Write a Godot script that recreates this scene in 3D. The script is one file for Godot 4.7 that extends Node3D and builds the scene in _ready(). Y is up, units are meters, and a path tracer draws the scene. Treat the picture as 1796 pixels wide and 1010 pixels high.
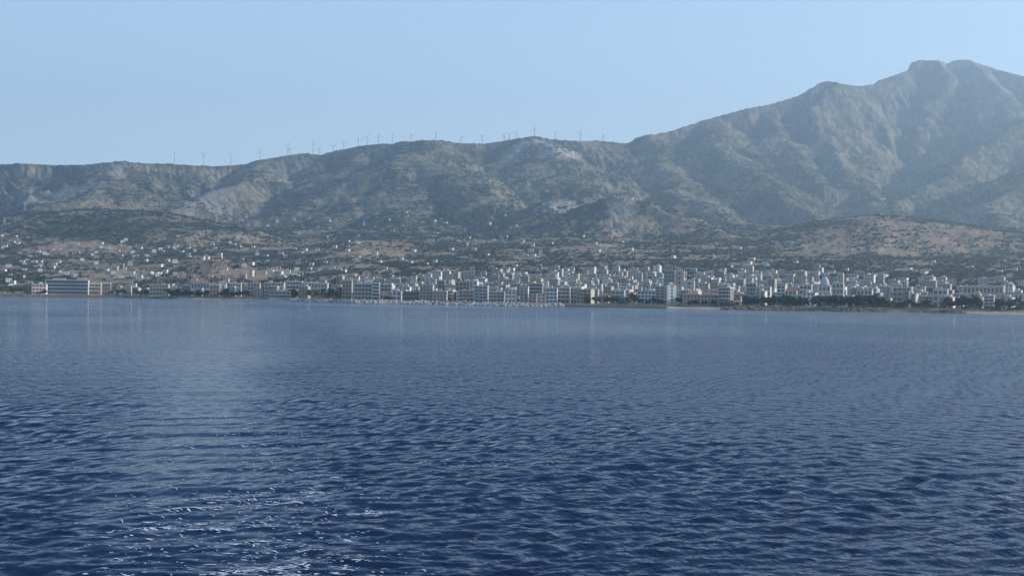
extends Node3D
# A Mediterranean bay seen from the stern of a ferry: open sea with the ferry's wake, a low town along the shore,
# terraced foothills with scattered houses, a wind farm on the ridge and a hazy mountain to the right.

const F := 2000.0          # focal length in pixels of the 1796 x 1010 photograph
const CAM_H := 9.0         # eye height above the sea
const ROLL := 0.0139       # the deck leans a little
const PITCH := 0.00675

var cam_basis: Basis
var rng := RandomNumberGenerator.new()
var counts := {}
var mats := {}

# ------------------------------------------------------------------ helpers
func ray(px: float, py: float) -> Vector3:
	return (cam_basis * Vector3((px - 898.0) / F, -(py - 505.0) / F, -1.0)).normalized()

# survey: the point seen at a picture position, at a horizontal range of d metres from the eye
func spot(px: float, py: float, d: float) -> Vector3:
	var r := ray(px, py)
	var k := d / sqrt(r.x * r.x + r.z * r.z)
	return Vector3(r.x * k, CAM_H + r.y * k, r.z * k)

func azimuth(px: float, py: float) -> float:
	var r := ray(px, py)
	return atan2(r.x, -r.z)

func pixel(p: Vector3) -> Vector2:
	var q: Vector3 = cam_basis.inverse() * (p - Vector3(0, CAM_H, 0))
	return Vector2(898.0 + F * q.x / -q.z, 505.0 - F * q.y / -q.z)

func numbered(called: String) -> String:
	var n: int = counts.get(called, 0)
	counts[called] = n + 1
	return called if n == 0 else "%s_%03d" % [called, n]

func tag(o: Node3D, label := "", category := "", group := "", kind := "") -> Node3D:
	if label: o.set_meta("label", label)
	if category: o.set_meta("category", category)
	if group: o.set_meta("group", group)
	if kind: o.set_meta("kind", kind)
	return o

func thing(called: String, at: Vector3, turn := 0.0) -> Node3D:
	var o := Node3D.new()
	o.name = numbered(called)
	add_child(o)
	o.position = at
	o.rotation.y = turn
	return o

func part(parent: Node, called: String, mesh: Mesh, m: Material, t := Transform3D()) -> MeshInstance3D:
	var o := MeshInstance3D.new()
	o.name = called
	o.mesh = mesh
	o.material_override = m
	o.transform = t
	parent.add_child(o, true)
	return o

func lin(r: float, g: float, b: float) -> Color:
	return Color(r, g, b).linear_to_srgb()

func mat(key: String, c: Color, rough := 0.85, spec := 0.4) -> StandardMaterial3D:
	if not mats.has(key):
		var m := StandardMaterial3D.new()
		m.resource_name = key
		m.albedo_color = c
		m.roughness = rough
		m.metallic_specular = spec
		mats[key] = m
	return mats[key]

func noise(sd: int, wavelength: float, octaves := 4, kind := FastNoiseLite.TYPE_SIMPLEX_SMOOTH, fractal := FastNoiseLite.FRACTAL_FBM) -> FastNoiseLite:
	var n := FastNoiseLite.new()
	n.seed = sd
	n.noise_type = kind
	n.frequency = 1.0 / wavelength
	n.fractal_type = fractal
	n.fractal_octaves = octaves
	return n

func grid_mesh(rows: Array, normals: Array, colors: Array, uvs: Array, nc: int, nr: int) -> ArrayMesh:
	var v := PackedVector3Array()
	var n := PackedVector3Array()
	var c := PackedColorArray()
	var u := PackedVector2Array()
	for j in nr:
		v.append_array(rows[j])
		n.append_array(normals[j])
		if colors: c.append_array(colors[j])
		if uvs: u.append_array(uvs[j])
	var idx := PackedInt32Array()
	idx.resize((nc - 1) * (nr - 1) * 6)
	var k := 0
	for j in nr - 1:
		var a := j * nc
		for i in nc - 1:
			idx[k] = a; idx[k + 1] = a + nc; idx[k + 2] = a + 1
			idx[k + 3] = a + 1; idx[k + 4] = a + nc; idx[k + 5] = a + nc + 1
			k += 6
			a += 1
	var arr := []
	arr.resize(Mesh.ARRAY_MAX)
	arr[Mesh.ARRAY_VERTEX] = v
	arr[Mesh.ARRAY_NORMAL] = n
	if colors: arr[Mesh.ARRAY_COLOR] = c
	if uvs: arr[Mesh.ARRAY_TEX_UV] = u
	arr[Mesh.ARRAY_INDEX] = idx
	var m := ArrayMesh.new()
	m.add_surface_from_arrays(Mesh.PRIMITIVE_TRIANGLES, arr)
	return m

# ------------------------------------------------------------------ sea
var wave_x := PackedFloat32Array()      # the waves that are built as geometry, shortest first: direction times wave number,
var wave_z := PackedFloat32Array()      # length, height, phase
var wave_l := PackedFloat32Array()
var wave_a := PackedFloat32Array()
var wave_p := PackedFloat32Array()
var gust := noise(5, 55.0, 3)
var swell_mod := noise(6, 9.0, 2)
const WAKE := Vector2(-0.256, -0.9667)   # the way the wake runs off from the stern
const SEA_C := 1110
const SEA_R := 480
var sea_rows := []
var sea_normals := []
var sea_uv := []
var sea_rough := []

func make_waves() -> void:
	rng.seed = 11
	for i in 28:
		var l := 0.33 * pow(27.0, i / 27.0) * rng.randf_range(0.96, 1.04)
		var a := rng.randf_range(-1.0, 1.0)
		var ang := 0.22 + a * absf(a) * 0.95
		var k := TAU / l
		var slope := 0.088 * rng.randf_range(0.7, 1.25) * (1.0 if l < 1.2 else pow(1.2 / l, 0.95))
		wave_x.append(sin(ang) * k)
		wave_z.append(cos(ang) * k)
		wave_l.append(l)
		wave_a.append(slope / k)
		wave_p.append(rng.randf() * TAU)

# height and slopes of the sea; cell is the spacing of the mesh there, finer waves are left to the ripple relief
func sea_at(x: float, z: float, cell: float) -> Vector3:
	var along := x * WAKE.x + z * WAKE.y
	var across := x * -WAKE.y + z * WAKE.x
	var half := 4.0 + along * 0.018
	var inside := exp(-pow(across / half, 4.0))
	var calm := inside * smoothstep(25.0, 75.0, along)
	var g := 0.86 + 0.95 * gust.get_noise_2d(x * 0.4, z * 0.8) + 0.35 * swell_mod.get_noise_2d(x * 0.6, z)
	g *= 1.0 - 0.72 * calm
	x += 1.6 * swell_mod.get_noise_2d(z * 0.5 + 900.0, x * 0.5)
	z += 1.3 * swell_mod.get_noise_2d(x * 0.5 - 300.0, z * 0.5)
	var h := 0.0
	var sx := 0.0
	var sz := 0.0
	for k in range(wave_l.size() - 1, -1, -1):
		var l := wave_l[k]
		if l < 1.8 * cell:
			break
		var f := wave_a[k] * g * smoothstep(2.0, 4.0, l / cell)
		var p := wave_x[k] * x + wave_z[k] * z + wave_p[k]
		var s := sin(p)
		var c := cos(p)
		# crests a little sharper than troughs
		h += f * (s - 0.18 * cos(2.0 * p))
		var dd := f * (c + 0.36 * sin(2.0 * p))
		sx += dd * wave_x[k]
		sz += dd * wave_z[k]
	# transverse waves that the ferry leaves behind
	if along > 20.0 and absf(across) < 40.0:
		var bow := along + across * across / (34.0 + along * 0.3)
		var env := exp(-pow(across / (half * 1.7), 2.0)) * 0.055 * exp(-along / 230.0)
		for q in [[3.1, 1.0], [1.9, 0.6], [5.3, 1.1]]:
			var kk: float = TAU / q[0]
			if q[0] < 2.5 * cell: continue
			var e: float = env * q[1]
			h += e * sin(bow * kk)
			var dc := e * kk * cos(bow * kk)
			var da := dc * 2.0 * across / (34.0 + along * 0.3)
			sx += dc * WAKE.x + da * -WAKE.y
			sz += dc * WAKE.y + da * WAKE.x
	return Vector3(h, sx, sz)

func sea_range(j: int) -> float:
	return CAM_H * F / lerpf(860.0, 11.0, float(j) / (SEA_R - 1))

func sea_row(j: int) -> void:
	var d := sea_range(j)
	var cell := maxf(d * d / (CAM_H * F) * 1.54, d * 0.001) * 0.8
	var v := PackedVector3Array(); v.resize(SEA_C)
	var n := PackedVector3Array(); n.resize(SEA_C)
	var u := PackedVector2Array(); u.resize(SEA_C)
	var q := PackedFloat32Array(); q.resize(SEA_C)
	for i in SEA_C:
		var a := lerpf(-0.6, 0.6, float(i) / (SEA_C - 1))
		var x := d * sin(a)
		var z := -d * cos(a)
		var s := sea_at(x, z, cell)
		v[i] = Vector3(x, s.x, z)
		n[i] = Vector3(-s.y, 1.0, -s.z).normalized()
		var bend := 5.0 * gust.get_noise_2d(x * 0.7 + 400.0, z * 0.7)
		u[i] = Vector2(x * cos(RIP_TURN) + z * sin(RIP_TURN) + bend, z * cos(RIP_TURN) - x * sin(RIP_TURN) - bend * 0.6)
		var along := x * WAKE.x + z * WAKE.y
		var across := x * -WAKE.y + z * WAKE.x + 3.0 * swell_mod.get_noise_2d(x * 0.3, z * 0.12)
		var calm := exp(-pow(across / (4.2 + along * 0.02), 2.0)) * smoothstep(18.0, 62.0, along)
		q[i] = clampf(0.5 + 1.5 * gust.get_noise_2d(x * 0.2 + 1300.0, z * 0.13), 0.0, 1.0) * (1.0 - calm) - 0.55 * calm + 0.4 * exp(-pow((across - 10.0 - along * 0.05) / (5.0 + along * 0.03), 2.0))
	sea_rows[j] = v
	sea_rough[j] = q
	sea_normals[j] = n
	sea_uv[j] = u

# short ripples as a tiling relief, steeper on the side that faces the light breeze
const RIP_N := 720
const RIP_M := 19.0
var rip_x := PackedFloat32Array()
var rip_y := PackedFloat32Array()
var rip_a := PackedFloat32Array()
var rip_p := PackedFloat32Array()
var rip_rows := []

func rip_row(j: int) -> void:
	var row := PackedByteArray(); row.resize(RIP_N * 3)
	var y := TAU * j / RIP_N
	for i in RIP_N:
		var x := TAU * i / RIP_N
		var sx := 0.0
		var sy := 0.0
		for k in rip_x.size():
			var c := cos(rip_x[k] * x + rip_y[k] * y + rip_p[k]) * rip_a[k]
			sx += c * rip_x[k]
			sy += c * rip_y[k]
		sx += RIP_LEAN * sin(RIP_TURN)
		sy += RIP_LEAN * cos(RIP_TURN)
		var n := Vector3(sx, -sy, 1.0).normalized()
		row[i * 3] = int(clampf(127.5 + 127.5 * n.x, 0, 255))
		row[i * 3 + 1] = int(clampf(127.5 + 127.5 * n.y, 0, 255))
		row[i * 3 + 2] = int(clampf(127.5 + 127.5 * n.z, 0, 255))
	rip_rows[j] = row

const RIP_LEAN := 0.13
const RIP_TURN := 0.785

func build_sea() -> void:
	make_waves()
	sea_rows.resize(SEA_R); sea_normals.resize(SEA_R); sea_uv.resize(SEA_R); sea_rough.resize(SEA_R)
	WorkerThreadPool.wait_for_group_task_completion(WorkerThreadPool.add_group_task(sea_row, SEA_R))
	rng.seed = 77
	while rip_x.size() < 26:
		var l := 1.7 * pow(0.075, rip_x.size() / 25.0)     # wavelengths from 1.7 m down to 0.13 m
		var ang := rng.randf_range(-1.15, 1.15) + RIP_TURN
		var kx := roundf(sin(ang) * RIP_M / l)
		var ky := roundf(cos(ang) * RIP_M / l)
		rip_x.append(kx)
		rip_y.append(ky)
		rip_a.append((0.066 if l > 0.55 else 0.036) * rng.randf_range(0.6, 1.3) / sqrt(kx * kx + ky * ky))
		rip_p.append(rng.randf() * TAU)
	rip_rows.resize(RIP_N)
	WorkerThreadPool.wait_for_group_task_completion(WorkerThreadPool.add_group_task(rip_row, RIP_N))
	var bytes := PackedByteArray()
	for row in rip_rows:
		bytes.append_array(row)
	var rip := ImageTexture.create_from_image(Image.create_from_data(RIP_N, RIP_N, false, Image.FORMAT_RGB8, bytes))
	# the same water under more or less of a breeze: strips of it are smoother, smoothest in the wake
	var whole := grid_mesh(sea_rows, sea_normals, [], sea_uv, SEA_C, SEA_R).surface_get_arrays(0)
	var idx: PackedInt32Array = whole[Mesh.ARRAY_INDEX]
	var split := []
	for k in 5: split.append(PackedInt32Array())
	rng.seed = 3
	var at_quad := 0
	for j in SEA_R - 1:
		var q: PackedFloat32Array = sea_rough[j]
		for i in SEA_C - 1:
			var lv := clampi(int((q[i] + 0.6 + rng.randf_range(-0.16, 0.16)) / 1.6 * 5.0), 0, 4)
			split[lv].append_array(idx.slice(at_quad, at_quad + 6))
			at_quad += 6
	var am := ArrayMesh.new()
	for k in 5:
		if split[k].is_empty(): continue
		whole[Mesh.ARRAY_INDEX] = split[k]
		am.add_surface_from_arrays(Mesh.PRIMITIVE_TRIANGLES, whole)
		var m := StandardMaterial3D.new()
		m.resource_name = "sea_water"
		m.albedo_color = lin(0.008, 0.018, 0.038)
		m.roughness = 0.03
		m.metallic_specular = 0.42
		m.normal_enabled = true
		m.normal_texture = rip
		m.normal_scale = [0.36, 0.54, 0.78, 1.0, 1.25][k]
		m.uv1_scale = Vector3(1.0 / RIP_M, 1.0 / RIP_M, 1.0)
		am.surface_set_material(am.get_surface_count() - 1, m)
	var o := part(self, "sea", am, null)
	tag(o, "dark blue rippled sea with a ferry wake running off to the left", "sea", "", "structure")

# ------------------------------------------------------------------ land
const LAND_C := 1100
const LAND_R := 440
const AZ0 := -0.57
const AZ1 := 0.59
const D0 := 880.0
const D1 := 7000.0
var ridges := []
var land_h := []       # one row of heights for each range
var land_v := []
var land_n := []
var land_c := []
var n_big := noise(31, 700.0, 5)
var n_mid := noise(32, 140.0, 4)
var n_gully := noise(33, 1.0, 3, FastNoiseLite.TYPE_SIMPLEX_SMOOTH, FastNoiseLite.FRACTAL_RIDGED)
var n_tint := noise(34, 260.0, 4)
var n_speck := noise(35, 26.0, 3)
var n_field := noise(36, 70.0, 2, FastNoiseLite.TYPE_CELLULAR)
var n_stripe := noise(37, 1.0, 3)

const SHORE := [[-700, 519], [-200, 519.5], [0, 520], [100, 521], [200, 522], [320, 524.5], [420, 526.5], [520, 528.5], [620, 531.5], [760, 534], [900, 537], [1000, 538.5], [1100, 540], [1200, 541.5], [1280, 543], [1380, 544.5], [1500, 546.8], [1600, 548], [1700, 550], [1796, 552], [2000, 555], [2500, 558]]
var shore_az := PackedFloat32Array()
var shore_d := PackedFloat32Array()

func shore_range(az: float) -> float:
	for k in range(1, shore_az.size()):
		if az < shore_az[k]:
			return lerpf(shore_d[k - 1], shore_d[k], (az - shore_az[k - 1]) / (shore_az[k] - shore_az[k - 1]))
	return shore_d[-1]

func ridge(pts: Array, slope: float, round_r: float, gully: float, wave: float, reach: float, cliff := 0.0) -> void:
	var p := PackedVector3Array()
	for q in pts:
		p.append(spot(q[0], q[1], q[2]))
	var lo := Vector2(1e9, 1e9)
	var hi := -lo
	var t := PackedFloat32Array([0.0])
	for k in p.size():
		lo = lo.min(Vector2(p[k].x, p[k].z)); hi = hi.max(Vector2(p[k].x, p[k].z))
		if k: t.append(t[k - 1] + Vector2(p[k].x - p[k - 1].x, p[k].z - p[k - 1].z).length())
	ridges.append([p, t, lo - Vector2(reach, reach), hi + Vector2(reach, reach), slope, round_r, gully, wave, cliff, ridges.size() * 7919.0, Vector2(p[-1].x - p[0].x, p[-1].z - p[0].z).normalized(), absf(p[-1].z - p[0].z) > 0.8 * absf(p[-1].x - p[0].x)])

func lay_ridges() -> void:
	# the plateau with its escarpment, and the ridge with the wind farm
	ridge([[-420, 296, 4500], [-200, 292, 4500], [0, 289, 4500], [45, 287, 4450], [100, 290, 4450], [150, 289, 4400], [190, 285, 4350], [215, 283, 4350], [240, 286, 4400], [300, 288, 4500], [370, 292, 4600], [430, 289, 4700], [455, 281, 4720]], 0.44, 30, 44, 170, 1900, 36.0)
	ridge([[455, 281, 4720], [500, 273, 4700], [530, 269, 4700], [560, 272, 4750], [600, 263, 4750], [640, 255, 4700], [670, 252, 4650], [700, 254, 4650], [740, 246, 4550], [770, 246, 4600], [800, 251, 4700], [850, 252, 4800], [905, 244, 4800], [935, 240, 4750], [960, 244, 4800], [1000, 247, 4900], [1040, 247, 5000], [1070, 249, 5100], [1100, 252, 5250]], 0.78, 40, 66, 220, 2200)
	# the mountain
	ridge([[1095, 252, 5250], [1140, 237, 5200], [1180, 229, 5250], [1200, 222, 5300], [1255, 205, 5400], [1310, 190, 5500], [1350, 183, 5600], [1400, 168, 5700], [1425, 154, 5750], [1445, 144, 5800], [1458, 143, 5800], [1490, 149, 5950], [1510, 151, 6050], [1540, 146, 6150], [1547, 139, 6200], [1580, 128, 6300], [1600, 121, 6400], [1620, 117, 6430], [1650, 112, 6470], [1665, 109, 6480], [1682, 104.5, 6500], [1700, 104.5, 6500], [1720, 111.5, 6450], [1760, 124, 6400], [1800, 134, 6300], [1900, 165, 6100], [2100, 230, 6000]], 1.06, 18, 97, 340, 3000)
	ridge([[1140, 237, 5200], [1150, 270, 4900], [1180, 310, 4500], [1210, 350, 4100], [1230, 375, 3800]], 0.56, 42, 41, 230, 1300)
	ridge([[1250, 208, 5400], [1262, 250, 5000], [1320, 300, 4600], [1400, 350, 4150], [1440, 370, 3950]], 0.60, 28, 46, 220, 1300)
	ridge([[1350, 183, 5600], [1362, 235, 5200], [1400, 280, 4900], [1445, 315, 4600]], 0.62, 24, 44, 210, 1200)
	ridge([[1447, 144, 5800], [1432, 190, 5500], [1442, 240, 5200], [1490, 300, 4800], [1530, 345, 4400], [1546, 366, 4200]], 0.75, 20, 46, 230, 1400)
	ridge([[1655, 108, 6450], [1648, 150, 6200], [1632, 220, 5750], [1610, 290, 5250], [1585, 345, 4700]], 0.86, 16, 52, 220, 1400)
	ridge([[1870, 170, 5750], [1796, 213, 5400], [1722, 255, 5100], [1650, 310, 4600], [1600, 340, 4400], [1563, 368, 4150]], 0.65, 16, 46, 220, 1300)
	ridge([[1900, 250, 4800], [1796, 300, 4300], [1742, 350, 3900], [1722, 395, 3500]], 0.60, 24, 46, 200, 1300)
	ridge([[1715, 110, 6450], [1742, 165, 6000], [1765, 212, 5650]], 0.65, 20, 39, 210, 900)
	ridge([[1607, 108, 6425], [1616, 106, 6440], [1630, 107, 6440], [1646, 107, 6450], [1650, 108, 6455]], 2.2, -21, 0, 60, 200)
	ridge([[1438, 146, 5795], [1452, 142.5, 5800]], 1.2, -8, 0, 60, 200)
	ridge([[1543, 142, 6195], [1549, 139.5, 6205]], 1.6, -8, 0, 60, 150)
	# spurs of the wind farm ridge
	ridge([[740, 248, 4550], [725, 268, 4380], [702, 290, 4150], [700, 320, 3950], [715, 350, 3700], [740, 378, 3450]], 0.66, 110, 24, 190, 1200)
	ridge([[728, 270, 4370], [800, 300, 4000], [870, 345, 3600], [908, 378, 3350]], 0.6, 60, 20, 180, 1100)
	ridge([[935, 241, 4750], [962, 270, 4500], [1000, 300, 4250], [1045, 332, 4000]], 0.5, 50, 32, 140, 1000)
	ridge([[905, 244, 4800], [893, 270, 4600], [905, 310, 4300], [930, 345, 3950]], 0.52, 40, 30, 130, 900)
	ridge([[930, 366, 3560], [985, 345, 3500], [1030, 369, 3440]], 0.45, 25, 14, 110, 600)
	ridge([[1000, 373, 3260], [1060, 357, 3150], [1080, 347, 3110], [1112, 347, 3100], [1135, 361, 3050], [1200, 380, 2950], [1250, 400, 2850], [1300, 415, 2750]], 0.46, 8, 14, 120, 900)
	ridge([[460, 281, 4700], [447, 310, 4400], [402, 330, 4200], [337, 346, 4000], [300, 367, 3750]], 0.62, 40, 36, 130, 900)
	ridge([[560, 272, 4750], [562, 300, 4450], [545, 330, 4150], [522, 362, 3850]], 0.58, 60, 36, 150, 900)
	ridge([[640, 256, 4700], [628, 290, 4350], [612, 325, 4050], [600, 365, 3700]], 0.58, 50, 36, 140, 900)
	ridge([[20, 389, 3300], [100, 373, 3250], [180, 368, 3250], [250, 371, 3200], [330, 393, 3080]], 0.26, 120, 8, 200, 800)
	ridge([[215, 284, 4350], [200, 311, 4150], [160, 337, 3950], [90, 357, 3700]], 0.45, 40, 18, 120, 800)
	ridge([[-160, 292, 4480], [-120, 325, 4150], [-40, 352, 3850], [20, 372, 3600]], 0.45, 50, 22, 150, 900)
	# low hills
	ridge([[1440, 426, 2680], [1500, 388, 2800], [1540, 378, 2850], [1600, 385, 2850], [1680, 398, 2800], [1796, 410, 2750], [1960, 424, 2700]], 0.22, 70, 6, 140, 900)
	ridge([[590, 433, 2500], [650, 422, 2500], [700, 426, 2500], [738, 441, 2450]], 0.2, 60, 4, 120, 600)
	ridge([[330, 462, 2000], [370, 453, 2000], [412, 464, 1950]], 0.18, 40, 3, 100, 400)

func base_height(e: float) -> float:
	if e < 0.0: return maxf(-14.0, e * 0.12)
	if e < 26.0: return 2.6 * smoothstep(0.0, 1.0, e / 26.0)
	var k := [[26, 2.6], [120, 4.2], [300, 11], [700, 40], [1200, 84], [1900, 158], [2500, 215], [3300, 270], [5000, 330], [9000, 350]]
	for i in range(1, k.size()):
		if e < k[i][0]:
			return lerpf(k[i - 1][1], k[i][1], (e - k[i - 1][0]) / (k[i][0] - k[i - 1][0]))
	return 350.0

func height_at(x: float, z: float, e: float) -> float:
	var base := base_height(e)
	if e < 150.0:
		return base
	var wx := x + 50.0 * n_big.get_noise_2d(x + 900.0, z)
	var wz := z + 50.0 * n_big.get_noise_2d(x, z + 1700.0)
	var rough := smoothstep(500.0, 2200.0, e)
	var h := base + rough * 26.0 * n_big.get_noise_2d(x, z) + (1.0 + 5.0 * rough) * n_mid.get_noise_2d(x, z)
	var softest := 1e9
	var mx := x + rough * (95.0 * n_big.get_noise_2d(x * 1.3 - 800.0, z * 1.3) + 30.0 * n_mid.get_noise_2d(x * 0.8, z * 0.8 + 90.0))
	var mz := z + rough * 70.0 * n_big.get_noise_2d(x * 1.3, z * 1.3 + 2500.0)
	for r in ridges:
		var lo: Vector2 = r[2]
		var hi: Vector2 = r[3]
		if x < lo.x or z < lo.y or x > hi.x or z > hi.y:
			continue
		var p: PackedVector3Array = r[0]
		var rr: float = r[5]
		var dir: Vector2 = r[10]
		var px := mx if r[11] else x
		var pz := mz if r[11] else z
		var gv := n_gully.get_noise_2d((wx * dir.x + wz * dir.y + r[9]) / r[7], (wz * dir.x - wx * dir.y) / (r[7] * 4.0))
		var v := -1e9
		var s := 1e9
		for k in p.size() - 1:
			var a := p[k]
			var b := p[k + 1]
			var dx := b.x - a.x
			var dz := b.z - a.z
			var u := clampf(((px - a.x) * dx + (pz - a.z) * dz) / (dx * dx + dz * dz), 0.0, 1.0)
			var qx := px - a.x - dx * u
			var qz := pz - a.z - dz * u
			var s2 := qx * qx + qz * qz
			var vv: float = a.y + (b.y - a.y) * u - (r[4] * (sqrt(s2 + rr * rr) - rr) if rr > 0.0 else r[4] * maxf(0.0, sqrt(s2) + rr))
			if vv > v:
				v = vv
			if s2 < s:
				s = s2
		s = sqrt(s)
		v += r[4] * s * 0.16 * smoothstep(300.0, 1800.0, s)
		if r[8] > 0.0:
			v -= r[8] * smoothstep(22.0, 75.0, s + 18.0 * n_mid.get_noise_2d(x * 3.0, z * 3.0))
		v += r[6] * smoothstep(10.0, 320.0, s) * gv
		# smooth union, so that spurs grow out of one another
		var kk := 5.0
		var m := clampf(0.5 + 0.5 * (v - h) / kk, 0.0, 1.0)
		h = lerpf(h, v, m) + kk * m * (1.0 - m)
		softest = minf(softest, s)
	var away := smoothstep(8.0, 120.0, softest)
	h += rough * away * (8.0 * n_mid.get_noise_2d(x * 1.7 + 500.0, z * 1.7) + 3.0 * n_speck.get_noise_2d(x, z))
	return maxf(h, base * 0.6)

func land_range(j: int) -> float:
	return D0 * pow(D1 / D0, float(j) / (LAND_R - 1))

func land_row(j: int) -> void:
	var d := land_range(j)
	var hh := PackedFloat32Array(); hh.resize(LAND_C)
	for i in LAND_C:
		var a := lerpf(AZ0, AZ1, float(i) / (LAND_C - 1))
		hh[i] = height_at(d * sin(a), -d * cos(a), d - shore_range(a))
	land_h[j] = hh

func ground(x: float, z: float) -> float:
	var d := sqrt(x * x + z * z)
	var fi := clampf((atan2(x, -z) - AZ0) / (AZ1 - AZ0) * (LAND_C - 1), 0.0, LAND_C - 1.001)
	var fj := clampf(log(d / D0) / log(D1 / D0) * (LAND_R - 1), 0.0, LAND_R - 1.001)
	var i := int(fi)
	var j := int(fj)
	var a: PackedFloat32Array = land_h[j]
	var b: PackedFloat32Array = land_h[j + 1]
	return lerpf(lerpf(a[i], a[i + 1], fi - i), lerpf(b[i], b[i + 1], fi - i), fj - j)

# where the line of sight at a picture position first meets the land
func sight(px: float, py: float) -> Vector3:
	var r := ray(px, py)
	var k := r.y / sqrt(r.x * r.x + r.z * r.z)
	var i := int(clampf((atan2(r.x, -r.z) - AZ0) / (AZ1 - AZ0) * (LAND_C - 1), 0.0, LAND_C - 1.0))
	for j in range(1, LAND_R):
		var d := land_range(j)
		if land_h[j][i] > 0.3 and land_h[j][i] - CAM_H >= k * d:
			var d2 := land_range(j - 1)
			var e1: float = land_h[j - 1][i] - CAM_H - k * d2
			var e2: float = land_h[j][i] - CAM_H - k * d
			var dd := lerpf(d2, d, clampf(e1 / (e1 - e2), 0.0, 1.0))
			var l := sqrt(r.x * r.x + r.z * r.z)
			return Vector3(r.x / l * dd, ground(r.x / l * dd, r.z / l * dd), r.z / l * dd)
	return Vector3.ZERO

func land_surface(j: int) -> void:
	var d := land_range(j)
	var v := PackedVector3Array(); v.resize(LAND_C)
	var n := PackedVector3Array(); n.resize(LAND_C)
	var c := PackedColorArray(); c.resize(LAND_C)
	var up: PackedFloat32Array = land_h[mini(j + 1, LAND_R - 1)]
	var dn: PackedFloat32Array = land_h[maxi(j - 1, 0)]
	var me: PackedFloat32Array = land_h[j]
	var dr := land_range(mini(j + 1, LAND_R - 1)) - land_range(maxi(j - 1, 0))
	var da := (AZ1 - AZ0) / (LAND_C - 1)
	var near := patches.filter(func(q): return absf(d - q[1]) < 1.2 * q[3])
	for i in LAND_C:
		var a := AZ0 + da * i
		var sa := sin(a)
		var ca := cos(a)
		var x := d * sa
		var z := -d * ca
		v[i] = Vector3(x, me[i], z)
		var gr := (up[i] - dn[i]) / dr
		var i0 := maxi(i - 1, 0)
		var i1 := mini(i + 1, LAND_C - 1)
		var gl := (me[i1] - me[i0]) / (d * da * (i1 - i0))
		n[i] = Vector3(-gr * sa - gl * ca, 1.0, gr * ca - gl * sa).normalized()
		c[i] = land_color(x, me[i], z, d - shore_range(a), sqrt(gr * gr + gl * gl), a, near)
	land_v[j] = v
	land_n[j] = n
	land_c[j] = c

const MAQUIS := Color(0.050, 0.051, 0.027)
const SCRUB := Color(0.132, 0.113, 0.062)
const DRY := Color(0.34, 0.255, 0.15)
const EARTH := Color(0.30, 0.195, 0.125)
const ROCK := Color(0.30, 0.26, 0.215)
const SAND := Color(0.42, 0.34, 0.24)

func land_color(x: float, y: float, z: float, e: float, slope: float, az: float, near: Array) -> Color:
	var t := n_tint.get_noise_2d(x, z)
	var s := n_speck.get_noise_2d(x * 1.0, z * 1.0)
	var f := n_speck.get_noise_2d(x * 3.1 + 77.0, z * 3.1)
	# walls and ledges of the old terraces follow the contours
	var band := n_stripe.get_noise_2d(y / 5.5, (x + z) / 900.0) * (1.0 - smoothstep(1200.0, 2600.0, e)) + 0.9 * n_stripe.get_noise_2d(y / 17.0 + 50.0, (x - z) / 1300.0)
	var c := MAQUIS.lerp(SCRUB, clampf(0.36 + 1.3 * t + 1.0 * s + 1.1 * f + 0.7 * band, 0.0, 1.0))
	var bare := smoothstep(0.06, 0.36, 0.3 * t + 0.5 * s + 0.5 * f + 0.6 * band + 0.12 * (minf(slope, 0.8) - 0.45))
	c = c.lerp(ROCK.lerp(DRY, 0.5 + 0.5 * t), bare * 0.5)
	c = c.lerp(ROCK * 0.9, smoothstep(1.0, 1.5, slope + 0.5 * s) * 0.2)
	if e < 2300.0:
		# small fields, groves and dry meadows on the lower slopes
		var fd := n_field.get_noise_2d(x, z * 0.62)
		var g := 0.4 * fd + 0.9 * n_tint.get_noise_2d(x * 1.4 + 300.0, z * 1.4) + 0.35 * band + 0.3 * s
		var dry := smoothstep(-0.2, 0.12, g) * (1.0 - smoothstep(1500.0, 2300.0, e))
		c = c.lerp(DRY.lerp(EARTH, clampf(0.5 + 1.6 * n_tint.get_noise_2d(x + 4000.0, z), 0.0, 1.0)) * (0.8 + 0.35 * f), dry * 0.85)
	var d := sqrt(x * x + z * z)
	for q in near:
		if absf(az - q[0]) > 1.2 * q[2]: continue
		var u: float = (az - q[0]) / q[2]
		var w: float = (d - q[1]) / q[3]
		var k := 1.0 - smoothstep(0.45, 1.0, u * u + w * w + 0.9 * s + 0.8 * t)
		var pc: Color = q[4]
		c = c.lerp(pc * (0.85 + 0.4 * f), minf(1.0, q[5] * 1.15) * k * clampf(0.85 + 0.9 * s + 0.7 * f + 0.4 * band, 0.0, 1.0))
	if e < 24.0:
		var px := 898.0 + tan(az) * F
		var sandy := (px > 310.0 and px < 512.0) or (px > 1168.0 and px < 1264.0) or px > 1690.0
		c = SAND.lerp(Color(0.26, 0.2, 0.15), clampf(0.3 + s, 0.0, 1.0)) if sandy and e < 17.0 else Color(0.10, 0.088, 0.062).lerp(Color(0.2, 0.16, 0.11), clampf(0.3 + s, 0.0, 1.0))
	return c

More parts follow.
